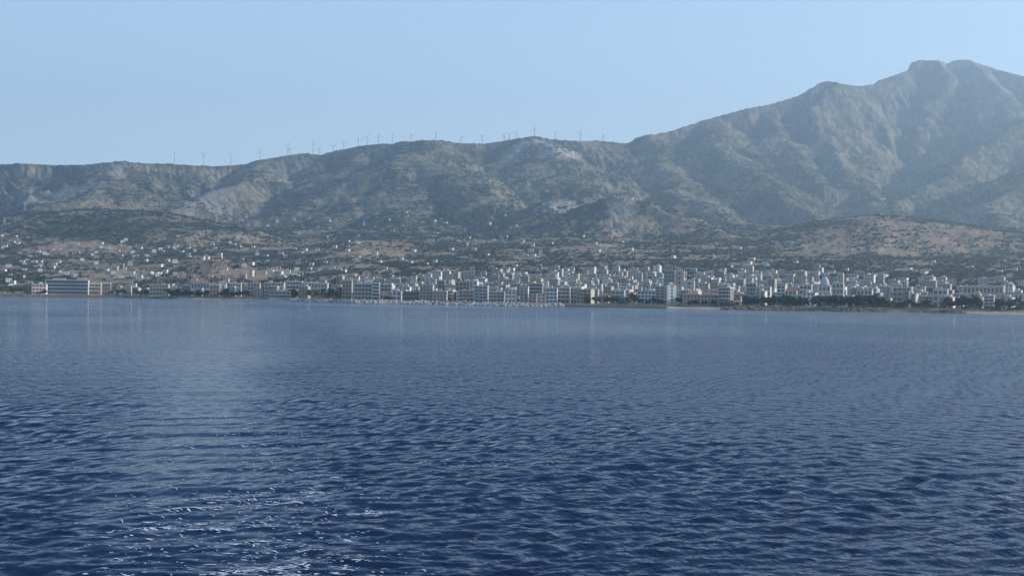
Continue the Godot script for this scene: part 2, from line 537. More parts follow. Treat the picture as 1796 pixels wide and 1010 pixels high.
# patches of bare ground, dark scrub and painted cliff shade: column, row, half width, half height in the picture, what it is, how strong
const PATCHES := [
	[1605, 418, 180, 32, "earth", 0.6], [1165, 392, 120, 15, "dry", 0.8], [200, 470, 120, 13, "dry", 0.6], [385, 466, 62, 13, "earth", 0.6], [650, 452, 80, 12, "dry", 0.5], [1060, 440, 110, 14, "dry", 0.5], [900, 468, 90, 8, "dry", 0.5],
	[200, 398, 150, 24, "dark", 0.6], [340, 304, 105, 12, "dark", 0.6], [60, 318, 90, 20, "dark", 0.5],  # first is the scrubby hill; the other two paint shade onto the escarpment cliffs
	[380, 341, 46, 13, "rock", 0.8], [322, 362, 24, 13, "rock", 0.7], [405, 329, 40, 7, "dry", 0.6], [120, 340, 62, 13, "rock", 0.5], [72, 357, 42, 11, "rock", 0.55], [195, 301, 24, 10, "rock", 0.85], [165, 299, 14, 8, "rock", 0.8], [170, 352, 90, 20, "dry", 0.3],
	[90, 439, 55, 5, "earth", 0.8], [15, 470, 24, 5, "earth", 0.9], [200, 474, 66, 8, "dry", 0.75], [185, 481, 42, 5, "dry", 0.85], [55, 461, 25, 4, "earth", 0.6], [345, 408, 16, 3, "dry", 0.95], [440, 393, 24, 5, "dry", 0.7], [370, 461, 42, 8, "earth", 0.75], [390, 476, 26, 5, "dry", 0.8],
	[540, 419, 62, 6, "earth", 0.6], [662, 435, 56, 13, "dry", 0.75], [692, 428, 44, 4, "earth", 0.8], [640, 468, 42, 5, "dry", 0.8], [680, 475, 30, 5, "dry", 0.85], [500, 474, 32, 4, "dry", 0.8], [880, 460, 32, 4, "earth", 0.95], [810, 453, 17, 3, "rock", 0.8], [865, 470, 40, 4, "dry", 0.5],
	[930, 251, 42, 8, "scree", 0.9], [985, 262, 38, 6, "scree", 0.85], [952, 273, 17, 5, "scree", 0.8], [903, 268, 14, 6, "scree", 0.7], [872, 285, 22, 6, "scree", 0.4], [830, 290, 18, 4, "scree", 0.45], [982, 361, 44, 13, "scree", 0.85],
	[1092, 353, 30, 8, "rock", 0.8], [1150, 386, 76, 9, "earth", 0.7], [1205, 401, 66, 11, "earth", 0.9], [1270, 416, 42, 5, "dry", 0.95], [1090, 421, 66, 9, "dry", 0.5], [1200, 441, 26, 4, "earth", 0.7], [1020, 461, 32, 5, "earth", 0.75], [1062, 430, 36, 3, "dry", 0.8], [1165, 372, 30, 5, "rock", 0.7],
	[852, 353, 24, 2, "scree", 0.8], [875, 343, 14, 4, "dry", 0.7], [1560, 404, 116, 20, "earth", 0.6], [1480, 441, 46, 8, "earth", 0.75], [1625, 430, 126, 22, "dry", 0.4], [1700, 391, 34, 5, "rock", 0.6], [1640, 393, 64, 3, "dry", 0.8], [1740, 420, 60, 14, "earth", 0.45],
	[1690, 116, 44, 8, "rock", 0.6], [1770, 142, 34, 14, "rock", 0.5], [1140, 262, 18, 20, "dry", 0.4], [1600, 336, 32, 8, "rock", 0.4], [1180, 305, 40, 10, "rock", 0.25], [1330, 186, 40, 5, "rock", 0.3], [1720, 365, 24, 6, "rock", 0.35], [720, 346, 40, 10, "rock", 0.35], [510, 300, 60, 18, "rock", 0.35], [570, 318, 16, 7, "earth", 0.6], [600, 330, 60, 15, "dry", 0.3],
]
var patches := []      # bearing, range, half widths in radians and metres, colour, strength

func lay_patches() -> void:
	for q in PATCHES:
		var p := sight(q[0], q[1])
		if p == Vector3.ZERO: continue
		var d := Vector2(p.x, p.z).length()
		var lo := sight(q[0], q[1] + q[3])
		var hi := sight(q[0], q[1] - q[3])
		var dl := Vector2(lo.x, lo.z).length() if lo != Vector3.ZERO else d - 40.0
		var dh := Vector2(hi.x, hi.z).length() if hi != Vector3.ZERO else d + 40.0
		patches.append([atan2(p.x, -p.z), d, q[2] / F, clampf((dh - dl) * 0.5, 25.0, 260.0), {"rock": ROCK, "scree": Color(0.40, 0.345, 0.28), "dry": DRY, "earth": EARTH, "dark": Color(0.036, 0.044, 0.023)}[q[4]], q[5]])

func patch_bare(x: float, z: float) -> float:
	var a := atan2(x, -z)
	var d := sqrt(x * x + z * z)
	var most := 0.0
	for q in patches:
		if q[4].r > 0.1 and absf(a - q[0]) < q[2] and absf(d - q[1]) < q[3]:
			var u: float = (a - q[0]) / q[2]
			var w: float = (d - q[1]) / q[3]
			most = maxf(most, q[5] * (1.0 - smoothstep(0.5, 1.0, u * u + w * w)))
	return most

func build_land() -> void:
	for q in SHORE:
		shore_az.append(azimuth(q[0], q[1]))
		var r := ray(q[0], q[1])
		shore_d.append(CAM_H * sqrt(r.x * r.x + r.z * r.z) / -r.y)
	lay_ridges()
	land_h.resize(LAND_R); land_v.resize(LAND_R); land_n.resize(LAND_R); land_c.resize(LAND_R)
	WorkerThreadPool.wait_for_group_task_completion(WorkerThreadPool.add_group_task(land_row, LAND_R))
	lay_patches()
	WorkerThreadPool.wait_for_group_task_completion(WorkerThreadPool.add_group_task(land_surface, LAND_R))
	var m := StandardMaterial3D.new()
	m.resource_name = "hillside"
	m.vertex_color_use_as_albedo = true
	m.roughness = 0.95
	m.metallic_specular = 0.2
	var o := part(self, "terrain", grid_mesh(land_v, land_n, land_c, [], LAND_C, LAND_R), m)
	tag(o, "scrub covered hills and mountain rising behind the coastal town", "terrain", "", "structure")

# ------------------------------------------------------------------ shapes shared by many objects
var shapes := {}

func box_into(st: SurfaceTool, c: Vector3, s: Vector3, col := Color.WHITE) -> void:
	var h := s * 0.5
	for f in [[Vector3.RIGHT, Vector3.UP, Vector3.BACK], [Vector3.LEFT, Vector3.UP, Vector3.FORWARD], [Vector3.UP, Vector3.BACK, Vector3.RIGHT], [Vector3.DOWN, Vector3.FORWARD, Vector3.RIGHT], [Vector3.BACK, Vector3.UP, Vector3.LEFT], [Vector3.FORWARD, Vector3.UP, Vector3.RIGHT]]:
		var n: Vector3 = f[0]
		var u: Vector3 = f[1]
		var w: Vector3 = f[2]
		var o := c + n * h
		var q := [o - u * h - w * h, o + u * h - w * h, o + u * h + w * h, o - u * h + w * h]
		# clockwise seen from outside
		var order := [0, 1, 2, 0, 2, 3] if (u.cross(w)).dot(n) < 0.0 else [0, 2, 1, 0, 3, 2]
		st.set_color(col)
		st.set_normal(n)
		for k in order:
			st.add_vertex(q[k])

func tri_into(st: SurfaceTool, a: Vector3, b: Vector3, c: Vector3, out: Vector3) -> void:
	var n := (b - a).cross(c - a).normalized()
	if n.dot(out) > 0.0:
		var t := b
		b = c
		c = t
	else:
		n = -n
	st.set_normal(n)
	for p in [a, b, c]: st.add_vertex(p)

func quad_into(st: SurfaceTool, a: Vector3, b: Vector3, c: Vector3, d: Vector3, out: Vector3) -> void:
	tri_into(st, a, b, c, out)
	tri_into(st, a, c, d, out)

func start() -> SurfaceTool:
	var st := SurfaceTool.new()
	st.begin(Mesh.PRIMITIVE_TRIANGLES)
	return st

func shape(key: String) -> Mesh:
	if shapes.has(key): return shapes[key]
	var st := start()
	match key:
		"box": box_into(st, Vector3.ZERO, Vector3.ONE)
		"balcony":      # unit wide, 1.3 deep, hangs in front of z = 0 with its slab top at y = 0
			box_into(st, Vector3(0, -0.08, 0.65), Vector3(1, 0.16, 1.3))
			box_into(st, Vector3(0, 0.44, 1.26), Vector3(1, 0.84, 0.08))
			box_into(st, Vector3(-0.49, 0.44, 0.61), Vector3(0.02, 0.84, 1.2))
			box_into(st, Vector3(0.49, 0.44, 0.61), Vector3(0.02, 0.84, 1.2))
		"parapet":      # unit square roof edge, 1 high
			box_into(st, Vector3(0, -0.2, 0), Vector3(1.02, 0.4, 1.02))
			for q in [-1.0, 1.0]:
				box_into(st, Vector3(0, 0.5, q * 0.495), Vector3(1.018, 1.0, 0.03))
				box_into(st, Vector3(q * 0.495, 0.5, 0), Vector3(0.03, 1.0, 0.96))
		"hip_roof":     # unit footprint with eaves, 1 high
			var e := 0.55
			var r := 0.22
			var A := Vector3(-e, 0, e); var B := Vector3(e, 0, e); var C := Vector3(e, 0, -e); var D := Vector3(-e, 0, -e)
			var P := Vector3(-r, 1, 0); var Q := Vector3(r, 1, 0)
			quad_into(st, A, B, Q, P, Vector3(0, 1, 1)); quad_into(st, C, D, P, Q, Vector3(0, 1, -1))
			tri_into(st, B, C, Q, Vector3(1, 1, 0)); tri_into(st, D, A, P, Vector3(-1, 1, 0))
			quad_into(st, A, B, C, D, Vector3.DOWN)
		"tank":
			var m := CylinderMesh.new()
			m.top_radius = 0.5; m.bottom_radius = 0.5; m.height = 1.0; m.radial_segments = 10; m.rings = 1
			shapes[key] = m
			return m
		"tower":
			var m := CylinderMesh.new()
			m.top_radius = 1.0; m.bottom_radius = 1.75; m.height = 1.0; m.radial_segments = 14; m.rings = 1
			shapes[key] = m
			return m
		"dome":
			var m := SphereMesh.new()
			m.radius = 0.5; m.height = 0.5; m.is_hemisphere = true; m.radial_segments = 18; m.rings = 7
			shapes[key] = m
			return m
		"trunk":
			var m := CylinderMesh.new()
			m.top_radius = 0.11; m.bottom_radius = 0.2; m.height = 1.0; m.radial_segments = 7; m.rings = 1
			shapes[key] = m
			return m
		"blade":        # root at the origin, tip at y = 1, a flat tapering aerofoil with a little twist
			var prev := []
			for k in 6:
				var t := k / 5.0
				var ch := lerpf(0.085, 0.024, t) if k else 0.05
				var tw := lerpf(0.35, 0.02, t)
				var th := lerpf(0.028, 0.008, t)
				var ax := Vector3(cos(tw), 0, sin(tw))
				var up := Vector3(-sin(tw), 0, cos(tw))
				var ring := [Vector3(0, t, 0) - ax * ch * 0.35, Vector3(0, t, 0) + up * th, Vector3(0, t, 0) + ax * ch * 0.65, Vector3(0, t, 0) - up * th]
				if prev:
					for q in 4:
						var m1: Vector3 = (ring[q] + ring[(q + 1) % 4]) * 0.5 - Vector3(0, t, 0)
						quad_into(st, prev[q], prev[(q + 1) % 4], ring[(q + 1) % 4], ring[q], m1)
				prev = ring
			quad_into(st, prev[0], prev[1], prev[2], prev[3], Vector3.UP)
	shapes[key] = st.commit()
	return shapes[key]

# dark openings of a whole front, unit wide and unit high at z = 0, for fronts too far off to tell windows apart
func glazing(floors: int, bays: int, wide: float) -> Mesh:
	var key := "glazing%d_%d_%.1f" % [floors, bays, wide]
	if not shapes.has(key):
		var st := start()
		for f in floors:
			for b in bays:
				box_into(st, Vector3((b + 0.5) / bays - 0.5, (f + 0.5) / floors, 0.0), Vector3(wide / bays, 0.52 / floors, 0.12))
		shapes[key] = st.commit()
	return shapes[key]

func at(o: Vector3, s := Vector3.ONE, turn := 0.0) -> Transform3D:
	return Transform3D(Basis(Vector3.UP, turn).scaled_local(s), o)

# ------------------------------------------------------------------ buildings
const WALLS := {
	"white": Color(0.628, 0.605, 0.556), "off-white": Color(0.514, 0.481, 0.421), "cream": Color(0.480, 0.410, 0.305), "beige": Color(0.379, 0.324, 0.260),
	"pink": Color(0.424, 0.322, 0.271), "pale grey": Color(0.415, 0.404, 0.377), "grey": Color(0.271, 0.264, 0.250), "concrete grey": Color(0.223, 0.209, 0.188),
	"yellow": Color(0.475, 0.406, 0.267), "ochre": Color(0.389, 0.296, 0.196), "tan": Color(0.347, 0.242, 0.170), "blue-grey": Color(0.230, 0.256, 0.285), "grey-green": Color(0.230, 0.249, 0.218),
}
const NUMBER := ["no", "one", "two", "three", "four", "five", "six", "seven", "eight"]

func wall_mat(c: String) -> StandardMaterial3D:
	var k: Color = WALLS[c]
	return mat("wall_" + c.replace(" ", "_").replace("-", "_"), k.linear_to_srgb(), 0.9, 0.3)

func glass_mat(c := "") -> StandardMaterial3D:
	if c == "blue": return mat("blue_glass", lin(0.03, 0.06, 0.11), 0.25, 0.5)
	if c == "red": return mat("red_panel", lin(0.28, 0.05, 0.05), 0.6)
	if c == "teal": return mat("teal_glass", lin(0.04, 0.10, 0.11), 0.3, 0.5)
	return mat("dark_opening", lin(0.055, 0.06, 0.065), 0.35, 0.5)

# one building: o stands at the middle of its footprint, its front looks along +z
func block(o: Node3D, w: float, dep: float, h: float, floors: int, style: String, color: String, fine: int, glass := "", rim := "") -> void:
	var wm := wall_mat(color)
	var sink := 4.0
	part(o, "wall", shape("box"), wm, at(Vector3(0, (h - sink) * 0.5, 0), Vector3(w, h + sink, dep)))
	var fh := h / floors
	var bays := maxi(2, int(round(w / 3.6)))
	var front := dep * 0.5
	var gm := glass_mat(glass)
	var trim := wall_mat(rim) if rim else wall_mat("off-white" if color in ["pale grey", "grey", "concrete grey", "blue-grey", "pink", "tan"] else "beige")
	var wide := 0.5
	if style == "band": wide = 0.93
	elif style == "balcony": wide = 0.62
	elif style == "grid": wide = 0.74
	if style == "blank":
		bays = 1; wide = 0.22
	if fine >= 2 and style != "blank":
		for f in floors:
			if style == "band":
				part(o, "window", shape("box"), gm, at(Vector3(0, (f + 0.55) * fh, front), Vector3(w * 0.95, fh * 0.5, 0.14)))
				continue
			for b in bays:
				part(o, "window", shape("box"), gm, at(Vector3(((b + 0.5) / bays - 0.5) * w * 0.96, (f + 0.5) * fh, front), Vector3(wide * w / bays, fh * 0.56, 0.14)))
	else:
		tag(part(o, "glazing", glazing(floors, bays, wide), gm, at(Vector3(0, 0, front), Vector3(w * 0.95, h, 1.0))), "", "", "", "stuff")
	if style in ["balcony", "band"] and fine >= 1:
		for f in range(1, floors):
			part(o, "balcony", shape("balcony"), trim, at(Vector3(0, f * fh + 0.1, front + 0.02), Vector3(w * (0.97 if style == "band" else 0.84), 1, 1)))
	if style == "house":
		part(o, "roof", shape("hip_roof"), mat("roof_tile", lin(0.24, 0.125, 0.09), 0.9), at(Vector3(0, h, 0), Vector3(w, minf(w, dep) * 0.24, dep)))
	else:
		part(o, "parapet", shape("parapet"), trim, at(Vector3(0, h, 0), Vector3(w, 0.75, dep)))
		if w > 8.0 and style != "office":
			var k := fmod(absf(o.position.x * 0.37 + o.position.z * 0.11), 1.0)
			part(o, "stair_hut", shape("box"), wm, at(Vector3((k - 0.5) * w * 0.55, h + 1.2, -dep * 0.15), Vector3(3.2, 2.4, 3.4)))
			if k > 0.45:
				part(o, "water_tank", shape("tank"), mat("tank_steel", lin(0.5, 0.52, 0.54), 0.35), at(Vector3((0.3 - k * 0.5) * w, h + 0.9, dep * 0.1), Vector3(1.1, 1.5, 1.1)))

# [left, right, roof row, metres inland, storeys, style, colour, glass, rim, name of landmark, label]
const LANDMARKS := [
	[44, 56, 496, 46, 4, "punched", "grey-green", "", "", "grey-green block", "narrow grey-green block among trees left of the long glass office"],
	[57, 79, 498.5, 40, 3, "grid", "white", "red", "", "red-panelled house", "white framed house with red panels beside the long glass office"],
	[84, 150, 490, 46, 4, "office", "white", "blue", "", "long office block", "long white office block with four dark glass bands on the left shore"],
	[152, 175, 497.5, 42, 3, "balcony", "pink", "", "", "pink shore house", "pink three-storey house right of the long glass office block"],
	[175, 192, 497, 48, 3, "punched", "concrete grey", "", "", "concrete shell", "bare concrete grey building beside the pink shore house"],
	[264, 294, 499, 44, 3, "balcony", "cream", "", "", "cream shore house", "cream house with balconies standing alone left of the beach"],
	[336, 367, 497, 62, 2, "house", "pale grey", "", "", "red-roofed hall", "wide low hall with pinkish red roof behind the beach trees"],
	[368, 384, 500, 40, 3, "punched", "tan", "", "", "tan beach house", "tan cube house at the back of the beach"],
	[386, 396, 497.6, 110, 2, "blank", "white", "", "", "white cube house", "bright white cube house right of the tan beach house"],
	[403, 422, 497, 92, 3, "punched", "pale grey", "", "", "pale beach house", "pale grey house with white trim behind the middle of the beach"],
	[434, 455, 497, 62, 4, "balcony", "cream", "", "", "cream beach hotel", "cream balconied hotel behind the right half of the beach"],
	[465, 498, 496, 64, 4, "balcony", "off-white", "", "yellow", "wide beach hotel", "wide off-white beach hotel with a sunlit yellowish end wall"],
	[474, 510, 511, 30, 2, "band", "off-white", "", "", "low banded pavilion", "low white banded pavilion at the right end of the beach"],
	[503, 529, 494, 96, 4, "balcony", "blue-grey", "", "", "blue-grey block", "blue-grey four-storey block above the start of the rock breakwater"],
	[530, 574, 497, 84, 3, "punched", "pale grey", "", "", "long grey building", "long pale grey three-storey building behind trees left of the breakwater"],
	[600, 617, 492, 62, 5, "balcony", "yellow", "", "", "yellow-topped block", "pale yellow five-storey block at the left edge of the town"],
	[622, 653, 498, 50, 4, "grid", "pale grey", "", "", "grey grid-front block", "pale grey grid-fronted block facing the left end of the breakwater"],
	[653, 665, 497, 40, 5, "band", "blue-grey", "blue", "white", "slim banded block", "slim blue-grey block with white balcony bands on the waterfront"],
	[667, 687, 499, 66, 4, "balcony", "grey", "", "", "grey taverna-side block", "grey four-storey block standing over the red-roofed taverna"],
	[666, 687, 514.5, 36, 1, "house", "off-white", "", "", "red-roofed taverna", "long low taverna with salmon red roof on the waterfront"],
	[688, 704, 511, 40, 2, "punched", "white", "red", "", "red-windowed house", "small white house with reddish windows right of the red-roofed taverna"],
	[708, 737, 512, 38, 2, "band", "concrete grey", "", "concrete grey", "dark shop front", "dark low shop front between two taller waterfront blocks"],
	[736, 760, 500, 38, 5, "balcony", "off-white", "", "", "white balcony block", "off-white five-storey balcony block right of the dark shop front"],
	[760, 784, 511, 40, 3, "punched", "pink", "", "", "pink row house", "pink three-storey row house behind the middle of the breakwater"],
	[768, 780, 493, 78, 6, "grid", "grey-green", "", "", "grey-green tower", "grey-green six-storey tower rising behind the pink row house"],
	[799, 832, 494, 96, 4, "balcony", "cream", "", "", "cream terrace block", "wide cream block stepping up behind the pale pink shops"],
	[806, 832, 510, 42, 3, "balcony", "pink", "", "", "pale pink shops", "pale pink three-storey shops in front of the wide cream block"],
	[832, 856, 502, 38, 5, "grid", "pale grey", "blue", "", "blue-windowed block", "grey waterfront block with tall blue windows and light frame"],
	[860, 885, 512, 40, 3, "balcony", "pale grey", "", "", "low balcony house", "low grey balcony house right of the blue-windowed waterfront block"],
	[886, 905, 510, 42, 3, "punched", "white", "", "", "white row house", "white three-storey row house near the right end of the breakwater"],
	[912, 927, 503, 44, 5, "balcony", "white", "", "", "slim white block", "slim white five-storey block left of the blue-fronted building"],
	[928, 952, 497.6, 64, 5, "band", "blue-grey", "blue", "cream", "blue-fronted building", "blue-fronted building with a cream top storey in the town centre"],
	[928, 942, 516, 36, 3, "balcony", "cream", "", "", "cream quay house", "small cream quay house in front of the blue-fronted building"],
	[943, 958, 515, 40, 3, "punched", "off-white", "red", "", "red-fronted shop", "shop with a dark red front beside the cream quay house"],
	[958, 978, 506, 42, 4, "grid", "white", "", "", "white grid block", "white grid-framed block with square dark openings by the quay"],
	[978, 1000, 505, 50, 4, "balcony", "grey", "", "", "grey quay block", "grey balcony block right of the white grid-framed block"],
	[1001, 1020, 505.5, 62, 4, "balcony", "pale grey", "", "", "pale quay block", "pale grey block left of the waterfront trees"],
	[1030, 1050, 508, 70, 4, "punched", "off-white", "", "", "off-white quay block", "off-white block showing above the waterfront trees"],
	[1072, 1096, 510, 62, 3, "balcony", "pale grey", "", "", "quayside balcony block", "pale grey balcony block above the right end of the waterfront trees"],
	[1119, 1151, 511, 48, 4, "grid", "white", "blue", "", "white hotel grid", "wide white hotel with a grid of blue-shaded balconies"],
	[1150, 1167, 503, 44, 6, "balcony", "off-white", "", "", "off-white hotel wing", "off-white hotel wing between the blue balcony grid and the white slab"],
	[1167, 1184, 500, 42, 6, "blank", "white", "", "", "white slab tower", "plain white slab tower at the left end of the pale beach"],
	[1165, 1184, 475, 330, 6, "grid", "grey-green", "teal", "", "teal grid block", "teal windowed block high behind the plain white slab tower"],
	[1184, 1200, 476, 336, 5, "blank", "pink", "", "", "mauve blank block", "blank pinkish block right of the teal windowed block"],
	[1200, 1218, 494, 150, 5, "blank", "pale grey", "", "", "plain grey gable", "plain pale grey gable wall above the long pink building"],
	[1200, 1262, 513, 46, 3, "longhouse", "pink", "", "", "long pink building", "long pink building with red tiled roof behind the pale beach"],
	[1259, 1280, 501, 112, 5, "grid", "off-white", "", "", "striped block", "off-white block with vertical stripes above the beach's right end"],
	[1310, 1327, 497, 124, 5, "grid", "grey", "", "", "grey window block", "grey block with light window frames above the white column"],
	[1328, 1352, 503, 100, 4, "balcony", "white", "", "", "white headland block", "white balcony block behind the headland trees right of the white column"],
	[1364, 1378, 501, 74, 6, "grid", "off-white", "", "", "striped tower", "tall striped tower rising straight from the headland trees"],
	[1378, 1398, 509, 78, 3, "house", "cream", "", "", "cream tiled house", "cream house with tiled roof beside the tall striped tower"],
	[1404, 1424, 500, 130, 4, "balcony", "pale grey", "", "", "hall-side block", "pale grey balcony block left of the domed hall"],
	[1437, 1457, 489, 165, 3, "dome", "off-white", "", "", "domed hall", "off-white hall with a broad pale dome above the headland"],
	[1462, 1480, 497, 130, 4, "punched", "pale grey", "", "", "dome-side block", "pale grey block just right of the domed hall"],
	[1505, 1530, 508, 96, 3, "punched", "off-white", "", "", "off-white park block", "off-white block behind the thickest headland trees"],
	[1569, 1599, 504, 114, 4, "balcony", "pink", "", "", "pink balcony block", "pink balcony block right of the headland park"],
	[1585, 1596, 511, 82, 4, "blank", "grey-green", "", "", "olive blank block", "narrow olive grey block in front of the pink balcony block"],
	[1640, 1662, 508, 110, 3, "balcony", "pale grey", "", "", "right-hand block", "pale grey balcony block at the right of town above low trees"],
	[1696, 1757, 502, 236, 2, "punched", "pink", "", "", "long pale school", "very long low pinkish building on the slope at far right"],
	[1729, 1744, 519, 74, 4, "balcony", "pink", "", "", "pink shore block", "small pink block close to the right-hand beach"],
	[1760, 1802, 515, 150, 2, "punched", "off-white", "", "", "long off-white building", "long off-white building cut by the right edge of the picture"],
]

func inland(px: float, e: float) -> Vector3:
	var r := ray(px, 525.0)
	var a := atan2(r.x, -r.z)
	var d := shore_range(a) + e
	var x := d * sin(a)
	var z := -d * cos(a)
	return Vector3(x, ground(x, z), z)

const ROW_NAME := ["waterfront row", "second row back", "third row back", "fourth row back", "fifth row back", "sixth row back", "seventh row back", "eighth row back", "ninth row back", "tenth row back", "eleventh row back", "twelfth row back", "thirteenth row back", "fourteenth row back", "fifteenth row back", "sixteenth row back", "seventeenth row back", "eighteenth row back", "nineteenth row back", "twentieth row back", "twenty-first row back", "twenty-second row back", "twenty-third row back", "twenty-fourth row back", "twenty-fifth row back", "rearmost row"]
const ORDINAL := ["first", "second", "third", "fourth", "fifth", "sixth", "seventh", "eighth", "ninth", "tenth", "eleventh", "twelfth", "thirteenth", "fourteenth", "fifteenth", "sixteenth", "seventeenth", "eighteenth", "nineteenth", "twentieth"]

func ordinal(n: int) -> String:
	if n < 20: return ORDINAL[n]
	var tens := ["twenty", "thirty", "forty", "fifty", "sixty", "seventy", "eighty", "ninety"]
	var exact := ["twentieth", "thirtieth", "fortieth", "fiftieth", "sixtieth", "seventieth", "eightieth", "ninetieth"]
	var m := n + 1
	if m % 10 == 0: return exact[mini(m / 10 - 2, 7)]
	return tens[mini(m / 10 - 2, 7)] + "-" + ORDINAL[m % 10 - 1]

func dens(px: float, e: float) -> float:
	if px < 280.0: return 0.22 if e < 150.0 else 0.05
	if px < 590.0: return 0.42 if e < 130.0 else (0.16 if e < 300.0 else 0.03)
	var far := lerpf(520.0, 770.0, smoothstep(600.0, 1000.0, px)) - 200.0 * smoothstep(1380.0, 1700.0, px)
	var d := 0.97 - 0.7 * smoothstep(far * 0.68, far, e)
	if px > 1290.0 and e < 85.0: return 0.0
	if px > 1530.0: d *= 0.6
	return d if e < far + 60.0 else 0.0

func build_town() -> void:
	rng.seed = 404
	var all := []      # every building: position, size, style and what it covers of the picture
	for m in LANDMARKS:
		var p := inland((m[0] + m[1]) * 0.5, m[3])
		var d := Vector2(p.x, p.z).length()
		var top := spot((m[0] + m[1]) * 0.5, m[2], d).y
		var w: float = (m[1] - m[0]) * d / F
		all.append({"p": p, "w": w, "dep": clampf(w * 0.8, 8.0, 16.0), "h": maxf(top - p.y, 3.2), "fl": m[4], "style": m[5], "c": m[6], "glass": m[7], "rim": m[8], "mark": m, "px": (m[0] + m[1]) * 0.5, "row": 0, "yaw": (0.42 if m[9] == "white slab tower" else -0.10) - p.x / d})
	var palette := ["white", "white", "white", "off-white", "off-white", "off-white", "cream", "cream", "beige", "pink", "pale grey", "pale grey", "grey", "concrete grey", "yellow", "beige"]
	var e := 44.0
	var row := 0
	while e < 800.0:
		var px := 200.0
		while px < 1830.0:
			var here := inland(px, e + rng.randf_range(-6.0, 6.0))
			var d := Vector2(here.x, here.z).length()
			var w := rng.randf_range(6.0, 12.5)
			var px_w := w / d * F
			var free := rng.randf() < dens(px, e)
			if free:
				for b in all:
					if b.row <= row + 1 and absf(b.p.x - here.x) < (b.w + w) * 0.5 + 0.6 and absf(b.p.z - here.z) < 11.0:
						free = false
						break
			if free:
				var fl := clampi(int(round(rng.randfn(3.0 if e < 130.0 else (2.4 if e < 330.0 else 1.9), 0.9))), 1, 6)
				var style: String = ["balcony", "balcony", "balcony", "punched", "punched", "punched", "grid", "band", "blank", "blank", "house"][rng.randi() % 11]
				if e < 140.0 and style == "blank": style = "balcony"
				if fl > 3 and style == "house": style = "balcony"
				if fl < 3 and style in ["grid", "band"]: style = "punched"
				if fl <= 2 and rng.randf() < 0.12: style = "house"
				all.append({"p": here, "w": w, "dep": rng.randf_range(7.5, 11.0), "h": fl * rng.randf_range(2.75, 3.05) + 0.3, "fl": fl, "style": style, "c": palette[rng.randi() % palette.size()], "glass": "", "rim": "", "mark": null, "px": px, "row": row, "yaw": rng.randfn(-0.16, 0.13) - here.x / d})
			px += px_w * rng.randf_range(1.0, 1.14)
		e += 22.0 + e * 0.01
		row += 1
	# what each one shows of itself above those nearer the water
	all.sort_custom(func(a, b): return a.p.length_squared() < b.p.length_squared())
	var sky_line := PackedFloat32Array(); sky_line.resize(2000); sky_line.fill(2000.0)
	for b in all:
		var top := pixel(b.p + Vector3(0, b.h, 0))
		var foot := pixel(b.p).y
		var half: float = b.w * 0.5 / Vector2(b.p.x, b.p.z).length() * F
		var seen := 0.0
		var wide := 0
		for k in range(maxi(0, int(top.x - half)), mini(1999, int(top.x + half) + 1)):
			var s := clampf(minf(sky_line[k], foot) - top.y, 0.0, 60.0)
			if s > 1.0: wide += 1
			seen += s
			sky_line[k] = minf(sky_line[k], top.y)
		b["seen"] = seen if wide >= 3 and top.x > -5.0 and top.x < 1800.0 else 0.0
	var order := all.filter(func(b): return b.seen > 9.0)
	order.sort_custom(func(a, b): return (1e6 if a.mark else a.seen) > (1e6 if b.mark else b.seen))
	var chosen := order.slice(0, 300)
	var rest := order.slice(300)
	chosen.sort_custom(func(a, b): return a.px < b.px)
	var tally := {}
	var total := 0
	for b in chosen:
		var m: Variant = b.mark
		var o := thing("apartment_building" if b.fl > 2 else "town_house", b.p, b.yaw)
		var fine := 2 if m or b.seen > 130.0 else 1
		if m and m[5] == "office":
			office(o, b)
		elif m and m[5] == "longhouse":
			longhouse(o, b)
		elif m and m[5] == "dome":
			block(o, b.w, b.dep, b.h * 0.7, b.fl, "punched", b.c, 2)
			part(o, "dome", shape("dome"), wall_mat("pale grey"), at(Vector3(0, b.h * 0.7 + 0.5, 0), Vector3(b.w * 0.8, b.h * 0.75, b.w * 0.8)))
		else:
			block(o, b.w, b.dep, b.h, b.fl, b.style, b.c, fine, b.glass, b.rim)
		var kind := "town building"
		if m:
			tag(o, m[10], "building", "named buildings of the seaside town")
			continue
		# which landmark is it nearest to, and the how-manieth in its row there
		var near: Array = LANDMARKS[0]
		for l in LANDMARKS:
			if absf((l[0] + l[1]) * 0.5 - b.px) < absf((near[0] + near[1]) * 0.5 - b.px) and l[3] < 140: near = l
		var key := "%s|%d" % [near[9], mini(b.row, ROW_NAME.size() - 1)]
		tally[key] = tally.get(key, -1) + 1
		var look := "%s %s-storey %s" % [b.c, NUMBER[b.fl], "tiled house" if b.style == "house" else ("block" if b.fl > 2 else "house")]
		var where: String = ROW_NAME[mini(b.row, ROW_NAME.size() - 1)]
		tag(o, "%s, %s, %s near the %s" % [look, where, ordinal(tally[key]), near[9]], "building", "buildings of the seaside town")
		total += 1
	# the many roofs behind, of which only slivers show
	var st := start()
	for b in rest:
		var t := Transform3D(Basis(Vector3.UP, b.yaw), b.p)
		var one := start()
		var c: Color = WALLS[b.c]
		box_into(one, Vector3(0, b.h * 0.5 - 2.0, 0), Vector3(b.w, b.h + 4.0, b.dep), c)
		box_into(one, Vector3(0, b.h + 0.3, 0), Vector3(b.w + 0.3, 0.6, b.dep + 0.3), WALLS["off-white"])
		for f in b.fl:
			for q in 3:
				box_into(one, Vector3((q - 1) * b.w * 0.3, (f + 0.5) * b.h / b.fl, b.dep * 0.5), Vector3(b.w * 0.17, 1.5, 0.14), Color(0.04, 0.045, 0.05))
		st.append_from(one.commit(), 0, t)
